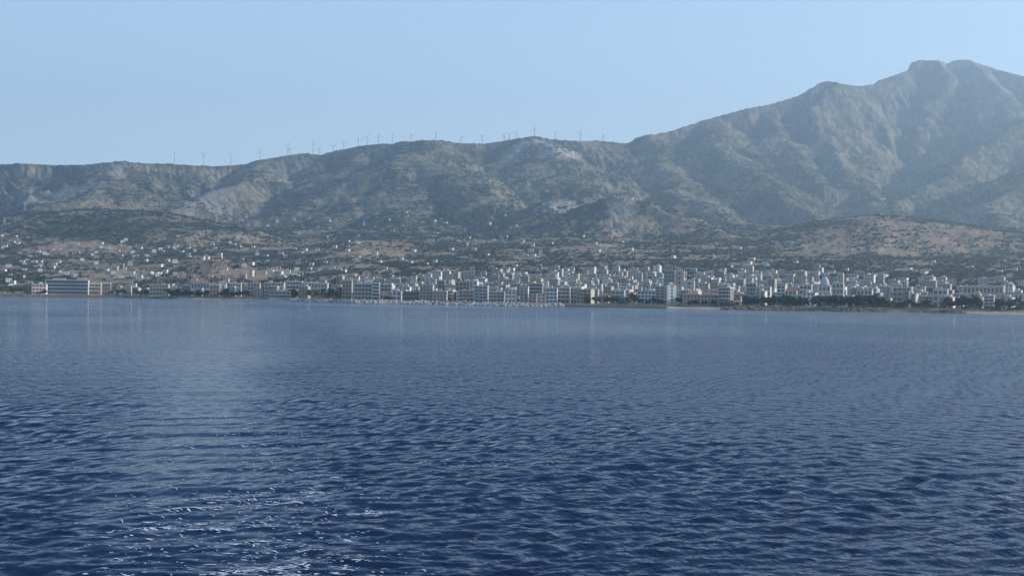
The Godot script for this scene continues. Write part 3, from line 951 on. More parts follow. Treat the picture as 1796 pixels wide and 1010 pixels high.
	if rest:
		var vm := mat("town_paint", Color.WHITE, 0.9, 0.3)
		vm.vertex_color_use_as_albedo = true
		tag(part(self, "town_rooftops", st.commit(), vm), "packed pale houses of which only slivers show behind the town blocks", "houses", "", "stuff")
	print("town: ", chosen.size(), " things, ", rest.size(), " in the mass")

func office(o: Node3D, b: Dictionary) -> void:
	var w: float = b.w
	var h: float = b.h
	var dep: float = b.dep
	var white := wall_mat("white")
	part(o, "wall", shape("box"), wall_mat("grey"), at(Vector3(0, h * 0.5 - 2.0, -0.6), Vector3(w - 1.2, h + 3.4, dep - 1.2)))
	var fh := h / 4.3
	for f in 5:
		part(o, "floor_slab", shape("box"), wall_mat("pale grey"), at(Vector3(0, f * fh + 0.25, 0), Vector3(w, 0.8 if f else 0.5, dep + 0.6)))
	for f in 4:
		for k in 12:
			part(o, "window", shape("box"), glass_mat("blue"), at(Vector3(((k + 0.5) / 12.0 - 0.5) * (w - 1.6), f * fh + 0.55 + fh * 0.5, dep * 0.5 - 0.5), Vector3((w - 1.6) / 12.0 - 0.18, fh - 0.82, 0.3)))
	for q in [-1.0, 1.0]:
		part(o, "end_wall", shape("box"), white, at(Vector3(q * (w * 0.5 - 0.35), h * 0.48, -0.3), Vector3(0.66, h * 0.95, dep)))
	part(o, "roof_room", shape("box"), wall_mat("pink"), at(Vector3(w * 0.33, h + 0.9, -1.0), Vector3(w * 0.2, 2.2, dep * 0.5)))
	part(o, "roof_room", shape("box"), wall_mat("pale grey"), at(Vector3(-w * 0.2, h + 0.6, -1.0), Vector3(w * 0.3, 1.4, dep * 0.4)))

func longhouse(o: Node3D, b: Dictionary) -> void:
	var w: float = b.w
	part(o, "wall", shape("box"), wall_mat("pink"), at(Vector3(0, b.h * 0.4 - 1.5, 0), Vector3(w, b.h * 0.8 + 3.0, b.dep)))
	for q in [-0.27, 0.23]:
		part(o, "roof", shape("hip_roof"), mat("roof_tile", lin(0.24, 0.125, 0.09), 0.9), at(Vector3(q * w, b.h * 0.8, 0), Vector3(w * 0.44, b.h * 0.24, b.dep)))
	for f in 3:
		for k in 10:
			part(o, "window", shape("box"), glass_mat(), at(Vector3(((k + 0.5) / 10.0 - 0.5) * w * 0.95, (f + 0.5) * b.h * 0.8 / 3.0, b.dep * 0.5), Vector3(w * 0.042, 1.5, 0.14)))

# ------------------------------------------------------------------ houses on the slopes
const HOUSES := [[13, 492, 1], [22, 496, 1], [18, 502, 1], [16, 482, 0], [38, 459, 1], [59, 459, 1], [69, 463, 0], [95, 463, 1], [91, 469, 1], [125, 483, 1], [8, 431, 1], [34, 443, 0], [166, 460, 1], [176, 434, 1], [220, 420, 1], [213, 424, 1], [280, 436, 1], [246, 435, 1], [240, 435, 0], [256, 448, 1], [234, 450, 1], [212, 447, 0], [234, 485, 1], [196, 490, 1], [213, 488, 1], [262, 480, 1], [274, 481, 1], [305, 432, 1], [318, 441, 1], [330, 450, 1], [354, 453, 1], [362, 453, 1], [361, 448, 0], [403, 425, 1], [372, 428, 1], [340, 493, 1], [333, 492, 0], [451, 445, 1], [466, 449, 1], [492, 446, 2], [546, 464, 1], [556, 441, 3], [583, 471, 1], [591, 470, 0], [594, 474, 1], [491, 479, 1], [530, 442, 0], [516, 437, 1], [467, 395, 1], [485, 386, 1], [484, 387, 0], [577, 386, 1], [558, 397, 1], [637, 394, 3], [626, 425, 1], [634, 425, 0], [665, 460, 1], [609, 439, 1], [682, 385, 1], [679, 396, 0], [712, 372, 1], [721, 372, 0], [775, 383, 1], [820, 430, 3], [831, 438, 2], [797, 446, 1], [763, 459, 1], [836, 457, 1], [905, 395, 1], [934, 431, 2], [931, 440, 2], [948, 445, 3], [936, 448, 1], [924, 448, 0], [1004, 445, 1], [1023, 414, 1], [1048, 413, 1], [1052, 414, 0], [1028, 427, 0], [867, 421, 1], [882, 421, 0], [1297, 435, 1], [1315, 461, 1], [1343, 462, 1], [1344, 466, 1], [1320, 459, 0], [1408, 411, 0], [1356, 423, 0], [1364, 426, 1], [1389, 425, 0], [1445, 380, 0], [1741, 475, 1], [1754, 477, 1], [1768, 474, 0], [1702, 470, 1], [1370, 464, 0], [1283, 467, 0], [1250, 448, 0]]
# regions of the slopes for the labels: centre column and row, name
const REGIONS := [[60, 440, "below the dark hill at far left"], [60, 480, "on the left fields behind the long office"], [180, 450, "on the terraces right of the long office"], [260, 430, "under the dark hill's right end"], [370, 440, "on the slope above the left beach"], [380, 480, "on the tan knoll behind the beach"], [500, 400, "high on the slope left of the tan hill"], [500, 460, "in the groves left of the tan hill"], [640, 390, "above the round tan hill"], [640, 460, "below the round tan hill"], [760, 400, "under the rounded green spur"], [800, 450, "in the groves above the town's left half"], [930, 400, "in the valley under the pale rocky knoll"], [940, 440, "around the white hamlet above the town centre"], [1040, 420, "on the terraces below the hill fort"], [1150, 440, "in the groves right of the hill fort"], [1300, 450, "on the plain under the mountain"], [1400, 420, "left of the reddish right-hand hill"], [1600, 440, "on the reddish right-hand hill"], [1720, 470, "below the reddish right-hand hill"], [500, 330, "high on the left ridge slope"]]

func build_houses() -> void:
	rng.seed = 808
	var list := []
	for h in HOUSES:
		list.append([h[0] + rng.randf_range(-0.5, 0.5), h[1] + 2.0, h[2]])
	var tries := 0
	while list.size() < 300 and tries < 6000:
		tries += 1
		var px := rng.randf_range(0.0, 1796.0)
		var py := rng.randf_range(375.0, 488.0)
		var keep := 0.0
		if px < 620.0: keep = smoothstep(395.0, 440.0, py) * 0.9
		elif px < 900.0: keep = 0.55 * smoothstep(365.0, 385.0, py) * (1.0 - smoothstep(455.0, 475.0, py))
		elif px < 1130.0: keep = 0.4 * smoothstep(400.0, 430.0, py)
		else: keep = 0.4 * smoothstep(440.0, 462.0, py)
		if rng.randf() < keep:
			var p := sight(px, py)
			if p != Vector3.ZERO and n_tint.get_noise_2d(p.x * 2.0, p.z * 2.0) > -0.12:
				list.append([px, py, 0 if rng.randf() < 0.6 else 1])
	var protos := {}
	var tally := {}
	list.sort_custom(func(a, b): return a[0] < b[0])
	for h in list:
		var p := sight(h[0], h[1])
		if p == Vector3.ZERO: continue
		var d := Vector2(p.x, p.z).length()
		var size: int = h[2]
		var w: float = [6.2, 7.6, 9.5, 7.5][size] * rng.randf_range(0.85, 1.2)
		var ht: float = [3.2, 4.6, 6.2, 8.6][size]
		var color: String = "white" if size > 0 or rng.randf() < 0.55 else ["off-white", "cream", "beige", "pale grey"][rng.randi() % 4]
		var tiled := size > 0 and rng.randf() < 0.22
		var yaw := rng.randf_range(-0.7, 0.25) - p.x / d
		var o := thing("hillside_house", p, yaw)
		var dep := w * rng.randf_range(0.65, 0.9)
		part(o, "wall", shape("box"), wall_mat(color), at(Vector3(0, ht * 0.5 - 1.5, 0), Vector3(w, ht + 3.0, dep)))
		if tiled:
			part(o, "roof", shape("hip_roof"), mat("roof_tile", lin(0.24, 0.125, 0.09), 0.9), at(Vector3(0, ht, 0), Vector3(w, 2.1, dep)))
		else:
			part(o, "roof_slab", shape("box"), wall_mat("off-white"), at(Vector3(0, ht + 0.2, 0), Vector3(w + 0.4, 0.4, dep + 0.4)))
		tag(part(o, "glazing", glazing(2 if ht > 5.0 else 1, 3, 0.35), glass_mat(), at(Vector3(0, 0.2, dep * 0.5), Vector3(w * 0.9, ht - 0.4, 1.0))), "", "", "", "stuff")
		var reg: Array = REGIONS[0]
		for r in REGIONS:
			if Vector2(r[0] - h[0], (r[1] - h[1]) * 2.5).length() < Vector2(reg[0] - h[0], (reg[1] - h[1]) * 2.5).length(): reg = r
		var look: String = "%s %s%s house" % [["tiny", "small", "larger", "tall"][size], color, " tiled" if tiled else ""]
		var key: String = look + reg[2]
		tally[key] = tally.get(key, -1) + 1
		tag(o, "%s %s, %s from left" % [look, reg[2], ordinal(tally[key])], "house", "houses scattered over the slopes")

# ------------------------------------------------------------------ wind farm, pylons, fort, beacon
const TURBINES := [[306, 267], [357, 270], [405, 270], [457, 266], [505, 256], [509, 261], [549, 252], [560, 262], [585, 259], [603, 250], [629, 243], [644, 241], [664, 236], [688, 236], [721, 236], [764, 233], [809, 240], [846, 239], [884, 242], [893, 237], [906, 232], [938, 225], [974, 233], [1018, 231], [1059, 238]]

func crest(px: float) -> Vector3:
	# the skyline of the land in that direction
	var a := azimuth(px, 250.0)
	var i := int(clampf((a - AZ0) / (AZ1 - AZ0) * (LAND_C - 1), 0.0, LAND_C - 1.0))
	var best := -1.0
	var bj := 0
	for j in range(200, LAND_R):
		var t: float = (land_h[j][i] - CAM_H) / land_range(j)
		if t > best:
			best = t
			bj = j
	var d := land_range(bj)
	return Vector3(d * sin(a), land_h[bj][i], -d * cos(a))

func build_wind_farm() -> void:
	rng.seed = 99
	var white := mat("turbine_paint", lin(0.55, 0.56, 0.57), 0.5)
	for k in TURBINES.size():
		var t: Array = TURBINES[k]
		var p := crest(t[0])
		var d := Vector2(p.x, p.z).length()
		var hub := maxf(spot(t[0], t[1], d).y - p.y, 26.0)
		var o := thing("wind_turbine", p - Vector3(0, 2, 0), rng.randf_range(-0.5, 0.5))
		part(o, "tower", shape("tower"), white, at(Vector3(0, hub * 0.5, 0), Vector3(1.15, hub + 2.0, 1.15)))
		part(o, "nacelle", shape("box"), white, at(Vector3(0, hub + 1.0, -1.2), Vector3(2.8, 2.8, 7.5)))
		part(o, "hub", shape("dome"), white, Transform3D(Basis(Vector3.RIGHT, PI / 2).scaled_local(Vector3(3.0, 4.0, 3.0)), Vector3(0, hub + 1.0, 2.6)))
		var spin := rng.randf() * TAU / 3.0
		for b in 3:
			part(o, "blade", shape("blade"), white, Transform3D(Basis(Vector3.BACK, spin + b * TAU / 3.0).scaled_local(Vector3(24, 21, 24)), Vector3(0, hub + 1.0, 3.4)))
		tag(o, "white three-bladed wind turbine on the ridge line, %s from the left" % ordinal(k), "wind turbine", "wind farm along the ridge")

func lattice_mast(at_px: float, foot: float, top: float, label: String) -> void:
	var p := sight(at_px, foot)
	var d := Vector2(p.x, p.z).length()
	var h := spot(at_px, top, d).y - p.y
	var o := thing("lattice_pylon", p)
	var steel := mat("galvanised_steel", lin(0.5, 0.52, 0.54), 0.5)
	for q in [[-1, -1], [1, -1], [1, 1], [-1, 1]]:
		var a := Vector3(q[0] * 3.2, -2.0, q[1] * 3.2)
		var b := Vector3(q[0] * 0.5, h, q[1] * 0.5)
		var y := (b - a).normalized()
		part(o, "leg", shape("box"), steel, Transform3D(Basis(y.cross(Vector3.BACK).normalized(), y, y.cross(Vector3.BACK).normalized().cross(y)).scaled_local(Vector3(0.5, (b - a).length(), 0.5)), (a + b) * 0.5))
	for k in 5:
		var y := h * (0.15 + 0.17 * k)
		var w := lerpf(6.4, 1.0, (y + 2.0) / (h + 2.0))
		part(o, "brace", shape("box"), steel, at(Vector3(0, y, w * 0.5), Vector3(w, 0.35, 0.35)))
	for k in 3:
		part(o, "cross_arm", shape("box"), steel, at(Vector3(0, h * (0.7 + 0.13 * k), 0), Vector3(11.0 - 2.0 * k, 0.5, 0.6)))
	tag(o, label, "pylon", "power pylons on the left slope")

func build_fort() -> void:
	var p := sight(1097, 350)
	var o := thing("hilltop_fort", p)
	var stone := mat("fort_stone", lin(0.34, 0.27, 0.21), 0.95)
	var pts := []
	for k in 9:
		var a := TAU * k / 9.0 + 0.3
		pts.append(Vector3(cos(a) * 30.0, 0, sin(a) * 20.0 - 14.0))
	rng.seed = 5
	for k in 9:
		var a: Vector3 = pts[k]
		var b: Vector3 = pts[(k + 1) % 9]
		var c := (a + b) * 0.5
		var y0 := minf(ground(p.x + a.x, p.z + a.z), ground(p.x + b.x, p.z + b.z)) - p.y
		var y1 := maxf(ground(p.x + a.x, p.z + a.z), ground(p.x + b.x, p.z + b.z)) - p.y
		var h := rng.randf_range(4.5, 8.0)
		part(o, "curtain_wall", shape("box"), stone, at(Vector3(c.x, (y0 + y1 + h) * 0.5 - 2.0, c.z), Vector3((b - a).length(), y1 - y0 + h + 4.0, 1.6), atan2(-(b.z - a.z), b.x - a.x)))
		if k % 2 == 0:
			part(o, "tower", shape("tank"), stone, at(Vector3(a.x, y1 + 2.5, a.z), Vector3(6.5, h + 9.0, 6.5)))
	part(o, "chapel", shape("box"), wall_mat("white"), at(Vector3(6, ground(p.x + 6, p.z - 14) - p.y + 4.0, -14), Vector3(8, 8, 6)))
	tag(o, "ruined stone fort with round towers on the brown hill behind the town", "fort")

func build_beacon() -> void:
	var p := inland(1300, 20)
	var d := Vector2(p.x, p.z).length()
	var h := spot(1300, 519.5, d).y - p.y
	var o := thing("white_column", p)
	var white := wall_mat("white")
	part(o, "plinth", shape("box"), wall_mat("tan"), at(Vector3(-1.5, 0.2, 0), Vector3(9.0, 2.4, 5.0)))
	part(o, "shaft", shape("tower"), white, at(Vector3(0, h * 0.5, 0), Vector3(0.62, h - 1.0, 0.62)))
	part(o, "cap", shape("box"), white, at(Vector3(0, h - 0.1, 0), Vector3(2.0, 0.8, 2.0)))
	tag(o, "slender white column on the headland shore right of the pale beach", "column")

func build_shore_fort() -> void:
	var p := inland(1281, 34)
	var o := thing("shore_fort", p)
	var stone := mat("brown_stone", lin(0.2, 0.15, 0.105), 0.95)
	var dark := mat("dark_opening", lin(0.055, 0.06, 0.065), 0.35, 0.5)
	var r := 10.5
	for k in 6:
		var a := TAU * (k + 0.5) / 6.0
		part(o, "wall", shape("box"), stone, at(Vector3(sin(a) * r, 1.4, cos(a) * r * 0.7), Vector3(r * 1.1, 6.6, 1.5), a))
		part(o, "battlement", shape("box"), stone, at(Vector3(sin(a) * r, 5.05, cos(a) * r * 0.7), Vector3(r * 0.55, 0.75, 1.2), a))
	part(o, "roof", shape("tank"), stone, at(Vector3(0, 3.9, 0), Vector3(r * 1.9, 0.5, r * 1.3)))
	part(o, "gate", shape("box"), dark, at(Vector3(0, 1.4, r * 0.62 + 0.6), Vector3(2.4, 3.4, 0.5)))
	tag(o, "low brown stone fort on the shore between pale beach and white column", "fort")

# ------------------------------------------------------------------ plants
func clump_mesh(sd: int, leaves: int, size: float, squash: float) -> ArrayMesh:
	# a crown about one metre across: leaf clusters spread through its volume in a few uneven masses
	var r := RandomNumberGenerator.new()
	r.seed = sd
	var lobes := []
	for k in 7:
		lobes.append([Vector3(r.randfn(0, 0.17), r.randfn(0.05, 0.13) * squash, r.randfn(0, 0.17)), r.randf_range(0.17, 0.3)])
	var st := start()
	for k in leaves:
		var l: Array = lobes[r.randi() % 7]
		var n := Vector3(r.randfn(), r.randfn(), r.randfn()).normalized()
		var p: Vector3 = l[0] + n * l[1] * pow(r.randf(), 0.35) * Vector3(1, squash, 1)
		n = (n + Vector3(r.randfn(), r.randfn() + 0.6, r.randfn()) * 0.5).normalized()
		var u := n.cross(Vector3(r.randfn(), r.randfn(), r.randfn())).normalized()
		var w := n.cross(u)
		var s := size * r.randf_range(0.6, 1.3)
		var c := Color.WHITE * r.randf_range(0.7, 1.25)
		st.set_color(c)
		st.set_normal(n)
		for q in [p - u * s, p + w * s * 0.8, p + u * s]: st.add_vertex(q)
		for q in [p - u * s, p + u * s, p - w * s * 0.7]: st.add_vertex(q)
	return st.commit()

func leaf_mat() -> StandardMaterial3D:
	var m := mat("foliage", Color.WHITE, 0.85, 0.25)
	m.vertex_color_use_as_albedo = true
	m.cull_mode = BaseMaterial3D.CULL_DISABLED
	return m

func scatter(called: String, label: String, category: String, mesh: Mesh, where: Array) -> void:
	# where: [position, width, height, colour]
	var mm := MultiMesh.new()
	mm.transform_format = MultiMesh.TRANSFORM_3D
	mm.use_colors = true
	mm.mesh = mesh
	mm.instance_count = where.size()
	for k in where.size():
		var q: Array = where[k]
		mm.set_instance_transform(k, Transform3D(Basis(Vector3.UP, 0.5 * sin(k * 2.399)).scaled_local(Vector3(q[1] * (1.0 + 0.9 * fmod(k * 0.618, 1.0)), q[2], q[1])), q[0]))
		mm.set_instance_color(k, q[3])
	var o := MultiMeshInstance3D.new()
	o.name = called
	o.multimesh = mm
	o.material_override = leaf_mat()
	add_child(o)
	tag(o, label, category, "", "stuff")

func build_groves() -> void:
	rng.seed = 1234
	var bush := clump_mesh(3, 44, 0.2, 0.85)
	var groves := []
	var scrub := []
	var n := 0
	while n < 80000:
		n += 1
		var a := rng.randf_range(-0.46, 0.47)
		var sd := shore_range(a)
		var e := 46.0 + 2500.0 * pow(rng.randf(), 0.75)
		var d := sd + e
		var x := d * sin(a)
		var z := -d * cos(a)
		var px := 898.0 + tan(a) * F
		var t := n_tint.get_noise_2d(x * 1.4 + 300.0, z * 1.4)
		var f := n_field.get_noise_2d(x, z * 0.62)
		var want := 0.5 - 2.2 * t - 0.5 * f + 1.3 * n_speck.get_noise_2d(x * 0.7, z * 0.7) - 0.35 * smoothstep(1500.0, 2500.0, e)
		want *= 1.0 - 1.05 * patch_bare(x, z)
		if e < 800.0: want *= 1.0 - 0.93 * dens(px, e)
		if rng.randf() > want: continue
		var s := rng.randf_range(1.6, 4.2) * (1.0 if rng.randf() < 0.92 else 1.5)
		var y := ground(x, z)
		if y < 1.5: continue
		var g := rng.randf()
		var c := Color(0.08, 0.088, 0.046).lerp(Color(0.19, 0.178, 0.11), g)
		if rng.randf() < 0.15: c = Color(0.035, 0.048, 0.024)
		var tall := s * rng.randf_range(0.65, 1.0)
		groves.append([Vector3(x, y + tall * 0.34, z), s * 1.35, tall * 1.35, c])
	scatter("olive_groves", "dark olive groves and garden trees spread over the lower slopes", "trees", bush, groves)
	n = 0
	while n < 26000:
		n += 1
		var a := rng.randf_range(-0.46, 0.47)
		var d := rng.randf_range(2800.0, 5200.0)
		var x := d * sin(a)
		var z := -d * cos(a)
		if rng.randf() < 0.45 + 1.6 * n_tint.get_noise_2d(x, z) + 0.9 * patch_bare(x, z): continue
		var y := ground(x, z)
		var s := rng.randf_range(5.0, 11.0)
		scrub.append([Vector3(x, y + s * 0.08, z), s * 1.4, s * 0.5, Color(0.03, 0.042, 0.02).lerp(Color(0.065, 0.075, 0.04), rng.randf())])
	scatter("hill_scrub", "low dark scrub growing over the hills and the mountain", "scrub", clump_mesh(4, 30, 0.24, 0.8), scrub)
	print("plants ", groves.size(), " ", scrub.size())

# rows of trees along the shore: from column, to column, how many, least and greatest inland metres, height, look, place
const TREE_ROWS := [
	[2, 42, 7, 26, 40, 9.5, "olive", "at far left beside the grey-green block"], [60, 84, 3, 24, 34, 5.0, "pine", "in front of the red-panelled white house"], [193, 262, 10, 28, 52, 7.5, "mixed", "between the concrete shell and the cream shore house"],
	[290, 366, 11, 22, 36, 8.0, "pine", "along the left half of the beach"], [386, 432, 7, 28, 42, 8.0, "pine", "behind the beach right of the tan house"], [508, 528, 3, 34, 50, 9.0, "pine", "below the blue-grey block"], [540, 602, 8, 34, 56, 9.5, "olive", "in front of the long grey building"],
	[668, 690, 3, 27, 32, 4.0, "olive", "in front of the red-roofed taverna"], [1024, 1112, 11, 26, 38, 8.5, "olive", "on the quay right of the pale quay block"], [1116, 1166, 7, 24, 32, 5.5, "pine", "before the white hotel grid"], [1186, 1200, 2, 30, 40, 7.0, "olive", "right of the white slab tower"], [1202, 1262, 7, 24, 34, 4.5, "pine", "before the long pink building"],
	[1262, 1296, 4, 12, 20, 4.5, "pine", "left of the white column"], [1306, 1362, 9, 14, 50, 8.0, "pine", "between the white column and the striped tower"], [1364, 1440, 12, 13, 50, 9.0, "pine", "on the headland below the striped tower"], [1440, 1545, 18, 12, 50, 10.5, "pine", "in the headland park"], [1546, 1640, 12, 14, 60, 7.5, "mixed", "right of the headland park"], [1655, 1722, 9, 20, 60, 9.5, "pine", "left of the pink shore block"], [1746, 1800, 7, 30, 60, 8.5, "mixed", "behind the right-hand beach"],
]

func build_trees() -> void:
	rng.seed = 4321
	var crowns := []
	for k in 5:
		crowns.append(clump_mesh(60 + k, 300, 0.085, [0.75, 0.9, 1.0, 0.8, 1.15][k]))
	var bark := mat("bark", lin(0.11, 0.085, 0.06), 0.95)
	for t in TREE_ROWS:
		var places := []
		for k in t[2]:
			places.append(lerpf(t[0], t[1], (k + 0.5) / t[2]) + rng.randf_range(-3.0, 3.0))
		places.sort()
		for k in places.size():
			var p := inland(places[k], rng.randf_range(t[3], t[4]))
			var h: float = t[5] * rng.randf_range(0.75, 1.2)
			var kind: String = t[6] if t[6] != "mixed" else ["pine", "olive"][rng.randi() % 2]
			var wide := h * (rng.randf_range(0.95, 1.3) if kind == "pine" else rng.randf_range(0.9, 1.15))
			var o := thing("pine_tree" if kind == "pine" else "broadleaf_tree", p, rng.randf() * TAU)
			part(o, "trunk", shape("trunk"), bark, at(Vector3(0, h * 0.3, 0), Vector3(h * 0.16, h * 0.7, h * 0.16)))
			var c := Color(0.020, 0.036, 0.018).lerp(Color(0.035, 0.055, 0.026), rng.randf()) if kind == "pine" else Color(0.05, 0.075, 0.03).lerp(Color(0.085, 0.11, 0.045), rng.randf())
			c = Color(snappedf(c.r, 0.008), snappedf(c.g, 0.01), snappedf(c.b, 0.006))
			var m := mat("leaves_%.3f_%.3f_%.3f" % [c.r, c.g, c.b], c.linear_to_srgb(), 0.85, 0.25)
			m.vertex_color_use_as_albedo = true
			part(o, "crown", crowns[rng.randi() % 5], m, at(Vector3(0, h * 0.62, 0), Vector3(wide, h * 0.95, wide)))
			tag(o, "%s tree %s, %s from left" % ["dark pine" if kind == "pine" else "green leafy", t[7], ordinal(k)], "tree", "trees along the shore")

# ------------------------------------------------------------------ the water's edge
func boulders(called: String, px0: float, px1: float, e0: float, e1: float, count: int, size: float, m: Material, top: float, label: String, category: String) -> void:
	var balls := []
	for v in 4:
		var r := RandomNumberGenerator.new()
		r.seed = 700 + v
		var sp := SphereMesh.new()
		sp.radius = 0.5; sp.height = 1.0; sp.radial_segments = 6; sp.rings = 3
		var arr := sp.get_mesh_arrays()
		var vs: PackedVector3Array = arr[Mesh.ARRAY_VERTEX]
		var idx: PackedInt32Array = arr[Mesh.ARRAY_INDEX]
		var moved := {}
		var st := start()
		for k in range(0, idx.size(), 3):
			var tri := []
			for q in 3:
				var p := vs[idx[k + q]]
				var key := "%.2f %.2f %.2f" % [p.x, p.y, p.z]
				if not moved.has(key): moved[key] = p * r.randf_range(0.7, 1.25)
				tri.append(moved[key])
			tri_into(st, tri[0], tri[1], tri[2], tri[0] + tri[1] + tri[2])
		balls.append(st.commit())
	var st := start()
	for k in count:
		var px := rng.randf_range(px0, px1)
		var e := rng.randf_range(e0, e1)
		var p := inland(px, e)
		var s := size * rng.randf_range(0.55, 1.35)
		var y := maxf(p.y, 0.0) + top * rng.randf() * smoothstep(e0, lerpf(e0, e1, 0.6), e)
		st.append_from(balls[k % 4], 0, Transform3D(Basis.from_euler(Vector3(rng.randf() * 6.0, rng.randf() * 6.0, rng.randf() * 6.0)).scaled_local(Vector3(s * 1.25, s * 0.8, s)), Vector3(p.x, y, p.z)))
	var o := thing(called, inland((px0 + px1) * 0.5, (e0 + e1) * 0.5) * Vector3(1, 0, 1))
	var b := part(o, "boulder", st.commit(), m, Transform3D(Basis(), -o.position))
	tag(b, "", "", "", "stuff")
	tag(o, label, category)

func build_shore() -> void:
	rng.seed = 31
	boulders("rock_breakwater", 508, 990, -7, 14, 900, 2.6, mat("breakwater_stone", lin(0.33, 0.30, 0.26), 0.95), 1.6, "long breakwater of pale boulders in front of the town", "breakwater")
	boulders("rocky_shore", -40, 300, -3, 9, 260, 1.8, mat("shore_rock", lin(0.12, 0.10, 0.085), 0.95), 0.8, "low dark rocks lining the shore below the long office block", "rocks")
	boulders("rocky_headland", 1272, 1562, -3, 12, 420, 2.0, mat("headland_rock", lin(0.17, 0.125, 0.09), 0.95), 1.3, "brown rocks of the wooded headland right of the pale beach", "rocks")
	boulders("rocky_point", 1598, 1694, -3, 11, 130, 2.0, mat("headland_rock", lin(0.17, 0.125, 0.09), 0.95), 1.1, "brown rocky point before the right-hand beach", "rocks")
	# quay wall right of the breakwater
	var st := start()
	var last := Vector3.ZERO
	for k in 31:
		var p := inland(985.0 + k * 6.2, 6.0)
		p.y = 0.0
		if k:
			var c := (p + last) * 0.5
			var one := start()
			box_into(one, Vector3(0, 0.2, 0), Vector3((p - last).length() + 0.02, 2.8, 2.0))
			st.append_from(one.commit(), 0, Transform3D(Basis(Vector3.UP, atan2(-(p.z - last.z), p.x - last.x)), c))
		last = p
	tag(part(self, "quay_wall", st.commit(), mat("quay_stone", lin(0.2, 0.18, 0.165), 0.95)), "low grey quay wall between the breakwater and the pale beach", "quay wall")
	# parasols on the left beach
	var st2 := start()
	for k in 8:
		var a0 := TAU * k / 8.0
		var a1 := TAU * (k + 1) / 8.0
		tri_into(st2, Vector3(0, 0.35, 0), Vector3(cos(a0), 0, sin(a0)), Vector3(cos(a1), 0, sin(a1)), Vector3(cos((a0 + a1) * 0.5), 1, sin((a0 + a1) * 0.5)))
	var canopy := st2.commit()
	for k in 14:
		var p := inland(396.0 + k * 4.2 + rng.randf_range(-1, 1), rng.randf_range(8.0, 15.0))
		var o := thing("beach_parasol", p)
		part(o, "pole", shape("tank"), mat("pole_white", lin(0.6, 0.6, 0.6), 0.6), at(Vector3(0, 1.1, 0), Vector3(0.07, 2.4, 0.07)))
		part(o, "canopy", canopy, mat("parasol_cloth", lin(0.42, 0.16, 0.13), 0.9), at(Vector3(0, 2.1, 0), Vector3(1.5, 1.3, 1.5)))
		tag(o, "faded red parasol on the left beach, %s from the left" % ordinal(k), "parasol", "parasols on the left beach")

# ------------------------------------------------------------------ foam of the wake
func build_foam() -> void:
	rng.seed = 2024
	var v := PackedVector3Array()
	var n := PackedVector3Array()
	var idx := PackedInt32Array()
	var spots := []
	for k in 3400:
		var along := 32.0 + 62.0 * pow(rng.randf(), 2.3)
		var across := rng.randfn(3.0, 1.5 + along * 0.008)
		if rng.randf() < 0.22: across = rng.randfn(-2.4, 1.1)
		elif rng.randf() < 0.2: across = rng.randfn(0.5, 3.0)
		spots.append([along, across, rng.randf_range(0.04, 0.2) if rng.randf() < 0.91 else rng.randf_range(0.25, 0.7)])
	var clusters := []
	for k in 26:
		clusters.append([32.0 + 22.0 * pow(rng.randf(), 1.7), rng.randfn(2.8, 1.7)])
	for k in 1500:
		var c: Array = clusters[rng.randi() % clusters.size()]
		var w := rng.randfn(0, 0.9)
		spots.append([c[0] + rng.randfn(0, 0.16) + 0.25 * w, c[1] + w, rng.randf_range(0.05, 0.26) if rng.randf() < 0.82 else rng.randf_range(0.25, 0.7)])
	var points := []
	for s in spots:
		points.append([WAKE.x * s[0] - WAKE.y * s[1], WAKE.y * s[0] + WAKE.x * s[1], s[2]])
	for c in [[800, 815, 34, 1.6], [842, 813, 22, 1.2], [8, 837, 16, 0.7], [668, 858, 8, 0.5], [935, 812, 14, 1.5], [1000, 803, 10, 1.4]]:
		var r := ray(c[0], c[1])
		var q := Vector2(r.x, r.z) * (CAM_H / -r.y)
		for k in c[2]:
			points.append([q.x + rng.randfn(0, c[3]), q.y + rng.randfn(0, c[3] * 0.5), rng.randf_range(0.06, 0.26)])
	for p in points:
		# a ragged streak lying along the crest
		var len: float = p[2]
		var ang := rng.randfn(0.05, 0.2)
		var dir := Vector2(cos(ang), sin(ang))
		var curl := rng.randfn(0, 0.4)
		var segs := 5 if len < 0.3 else 12
		var pos := Vector2(p[0], p[1])
		var base := v.size()
		for k in segs + 1:
			var t := float(k) / segs
			var wd := minf(len * 0.12, 0.014 + len * 0.026) * sin(PI * clampf(t, 0.06, 0.94)) * rng.randf_range(0.3, 1.7) + 0.004
			var side := Vector2(-dir.y, dir.x)
			for q in [-1.0, 1.0]:
				var g: Vector2 = pos + side * wd * q
				var dd := g.length()
				var s := sea_at(g.x, g.y, maxf(dd * dd / (CAM_H * F) * 1.54, dd * 0.001) * 0.8)
				v.append(Vector3(g.x, s.x + 0.018, g.y))
				n.append(Vector3(-s.y, 1, -s.z).normalized())
			if k:
				var b := base + k * 2
				idx.append_array([b - 2, b, b - 1, b - 1, b, b + 1])
			pos += dir * len / segs
			dir = dir.rotated(curl / segs + rng.randfn(0, 0.16))
	var arr := []
	arr.resize(Mesh.ARRAY_MAX)
	arr[Mesh.ARRAY_VERTEX] = v
	arr[Mesh.ARRAY_NORMAL] = n
	arr[Mesh.ARRAY_INDEX] = idx
	var me := ArrayMesh.new()
	me.add_surface_from_arrays(Mesh.PRIMITIVE_TRIANGLES, arr)
	var m := mat("foam", lin(0.5, 0.53, 0.55), 0.8)
	m.cull_mode = BaseMaterial3D.CULL_DISABLED
	tag(part(self, "foam", me, m), "white foam flecks strewn along the ferry's wake", "foam", "", "stuff")

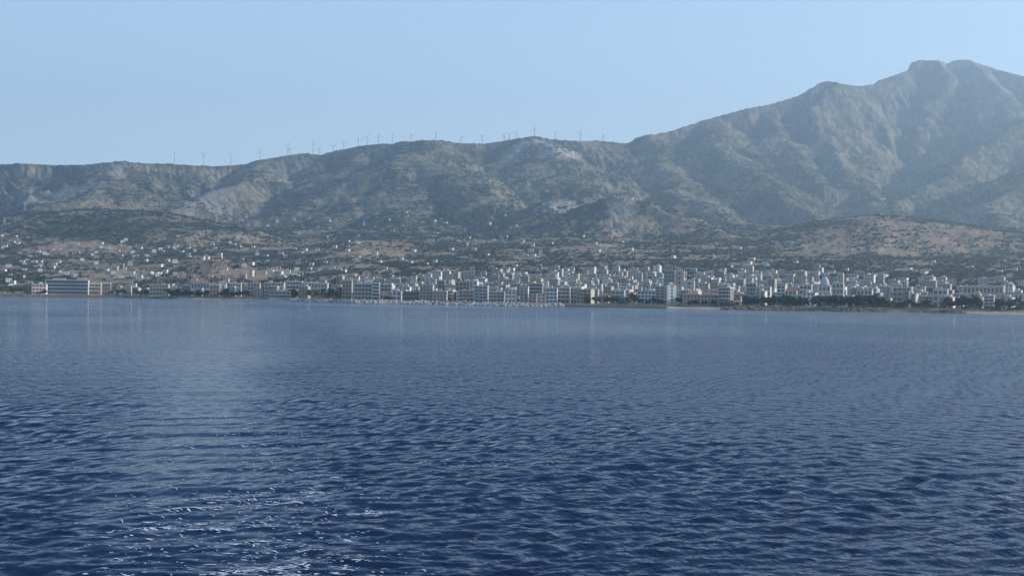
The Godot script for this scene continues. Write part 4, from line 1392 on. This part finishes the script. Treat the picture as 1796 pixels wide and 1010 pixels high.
# ------------------------------------------------------------------ scene
func _ready() -> void:
	var t0 := Time.get_ticks_msec()
	var cam := Camera3D.new()
	cam.name = "camera"
	add_child(cam)
	cam.position = Vector3(0, CAM_H, 0)
	cam.rotation = Vector3(PITCH, 0, ROLL)
	cam.fov = rad_to_deg(2.0 * atan(505.0 / F))
	cam.near = 0.5
	cam.far = 20000.0
	cam_basis = Basis.from_euler(cam.rotation)
	var we := WorldEnvironment.new()
	we.name = "world_environment"
	var env := Environment.new()
	env.background_mode = Environment.BG_SKY
	var sky := ProceduralSkyMaterial.new()
	sky.sky_top_color = lin(0.06, 0.20, 0.55)
	sky.sky_horizon_color = lin(0.75, 0.95, 1.03)
	sky.sky_curve = 0.25
	sky.ground_horizon_color = lin(0.20, 0.30, 0.42)
	sky.ground_bottom_color = lin(0.02, 0.05, 0.1)
	sky.sun_angle_max = 60.0
	sky.sun_curve = 0.35
	env.sky = Sky.new()
	env.sky.sky_material = sky
	env.tonemap_mode = Environment.TONE_MAPPER_LINEAR
	env.tonemap_exposure = 1.36
	env.volumetric_fog_enabled = true
	env.volumetric_fog_density = 0.00014
	env.volumetric_fog_albedo = lin(0.65, 0.86, 1.0)
	env.volumetric_fog_anisotropy = 0.5
	env.volumetric_fog_length = 9000.0
	env.sdfgi_enabled = true
	env.ssao_enabled = true
	env.ssil_enabled = true
	we.environment = env
	add_child(we)
	var sun := DirectionalLight3D.new()
	sun.name = "sun"
	sun.light_energy = 1.6
	sun.light_color = Color(1.0, 0.98, 0.95)
	sun.light_angular_distance = 0.5
	sun.shadow_enabled = true
	add_child(sun)
	var el := deg_to_rad(23.0)
	var az := deg_to_rad(87.0)
	var to_sun := Vector3(sin(az) * cos(el), sin(el), -cos(az) * cos(el))
	sun.look_at_from_position(Vector3.ZERO, -to_sun)
	build_sea()
	print("sea ", Time.get_ticks_msec() - t0)
	build_land()
	print("land ", Time.get_ticks_msec() - t0)
	build_town()
	print("town ", Time.get_ticks_msec() - t0)
	build_houses()
	build_wind_farm()
	lattice_mast(42, 371, 352, "steel lattice pylon on the left slope, the taller one")
	lattice_mast(6, 397, 381, "steel lattice pylon at the far left edge, the lower one")
	build_fort()
	build_beacon()
	build_shore_fort()
	build_groves()
	build_trees()
	build_shore()
	build_foam()
	print("all ", Time.get_ticks_msec() - t0)
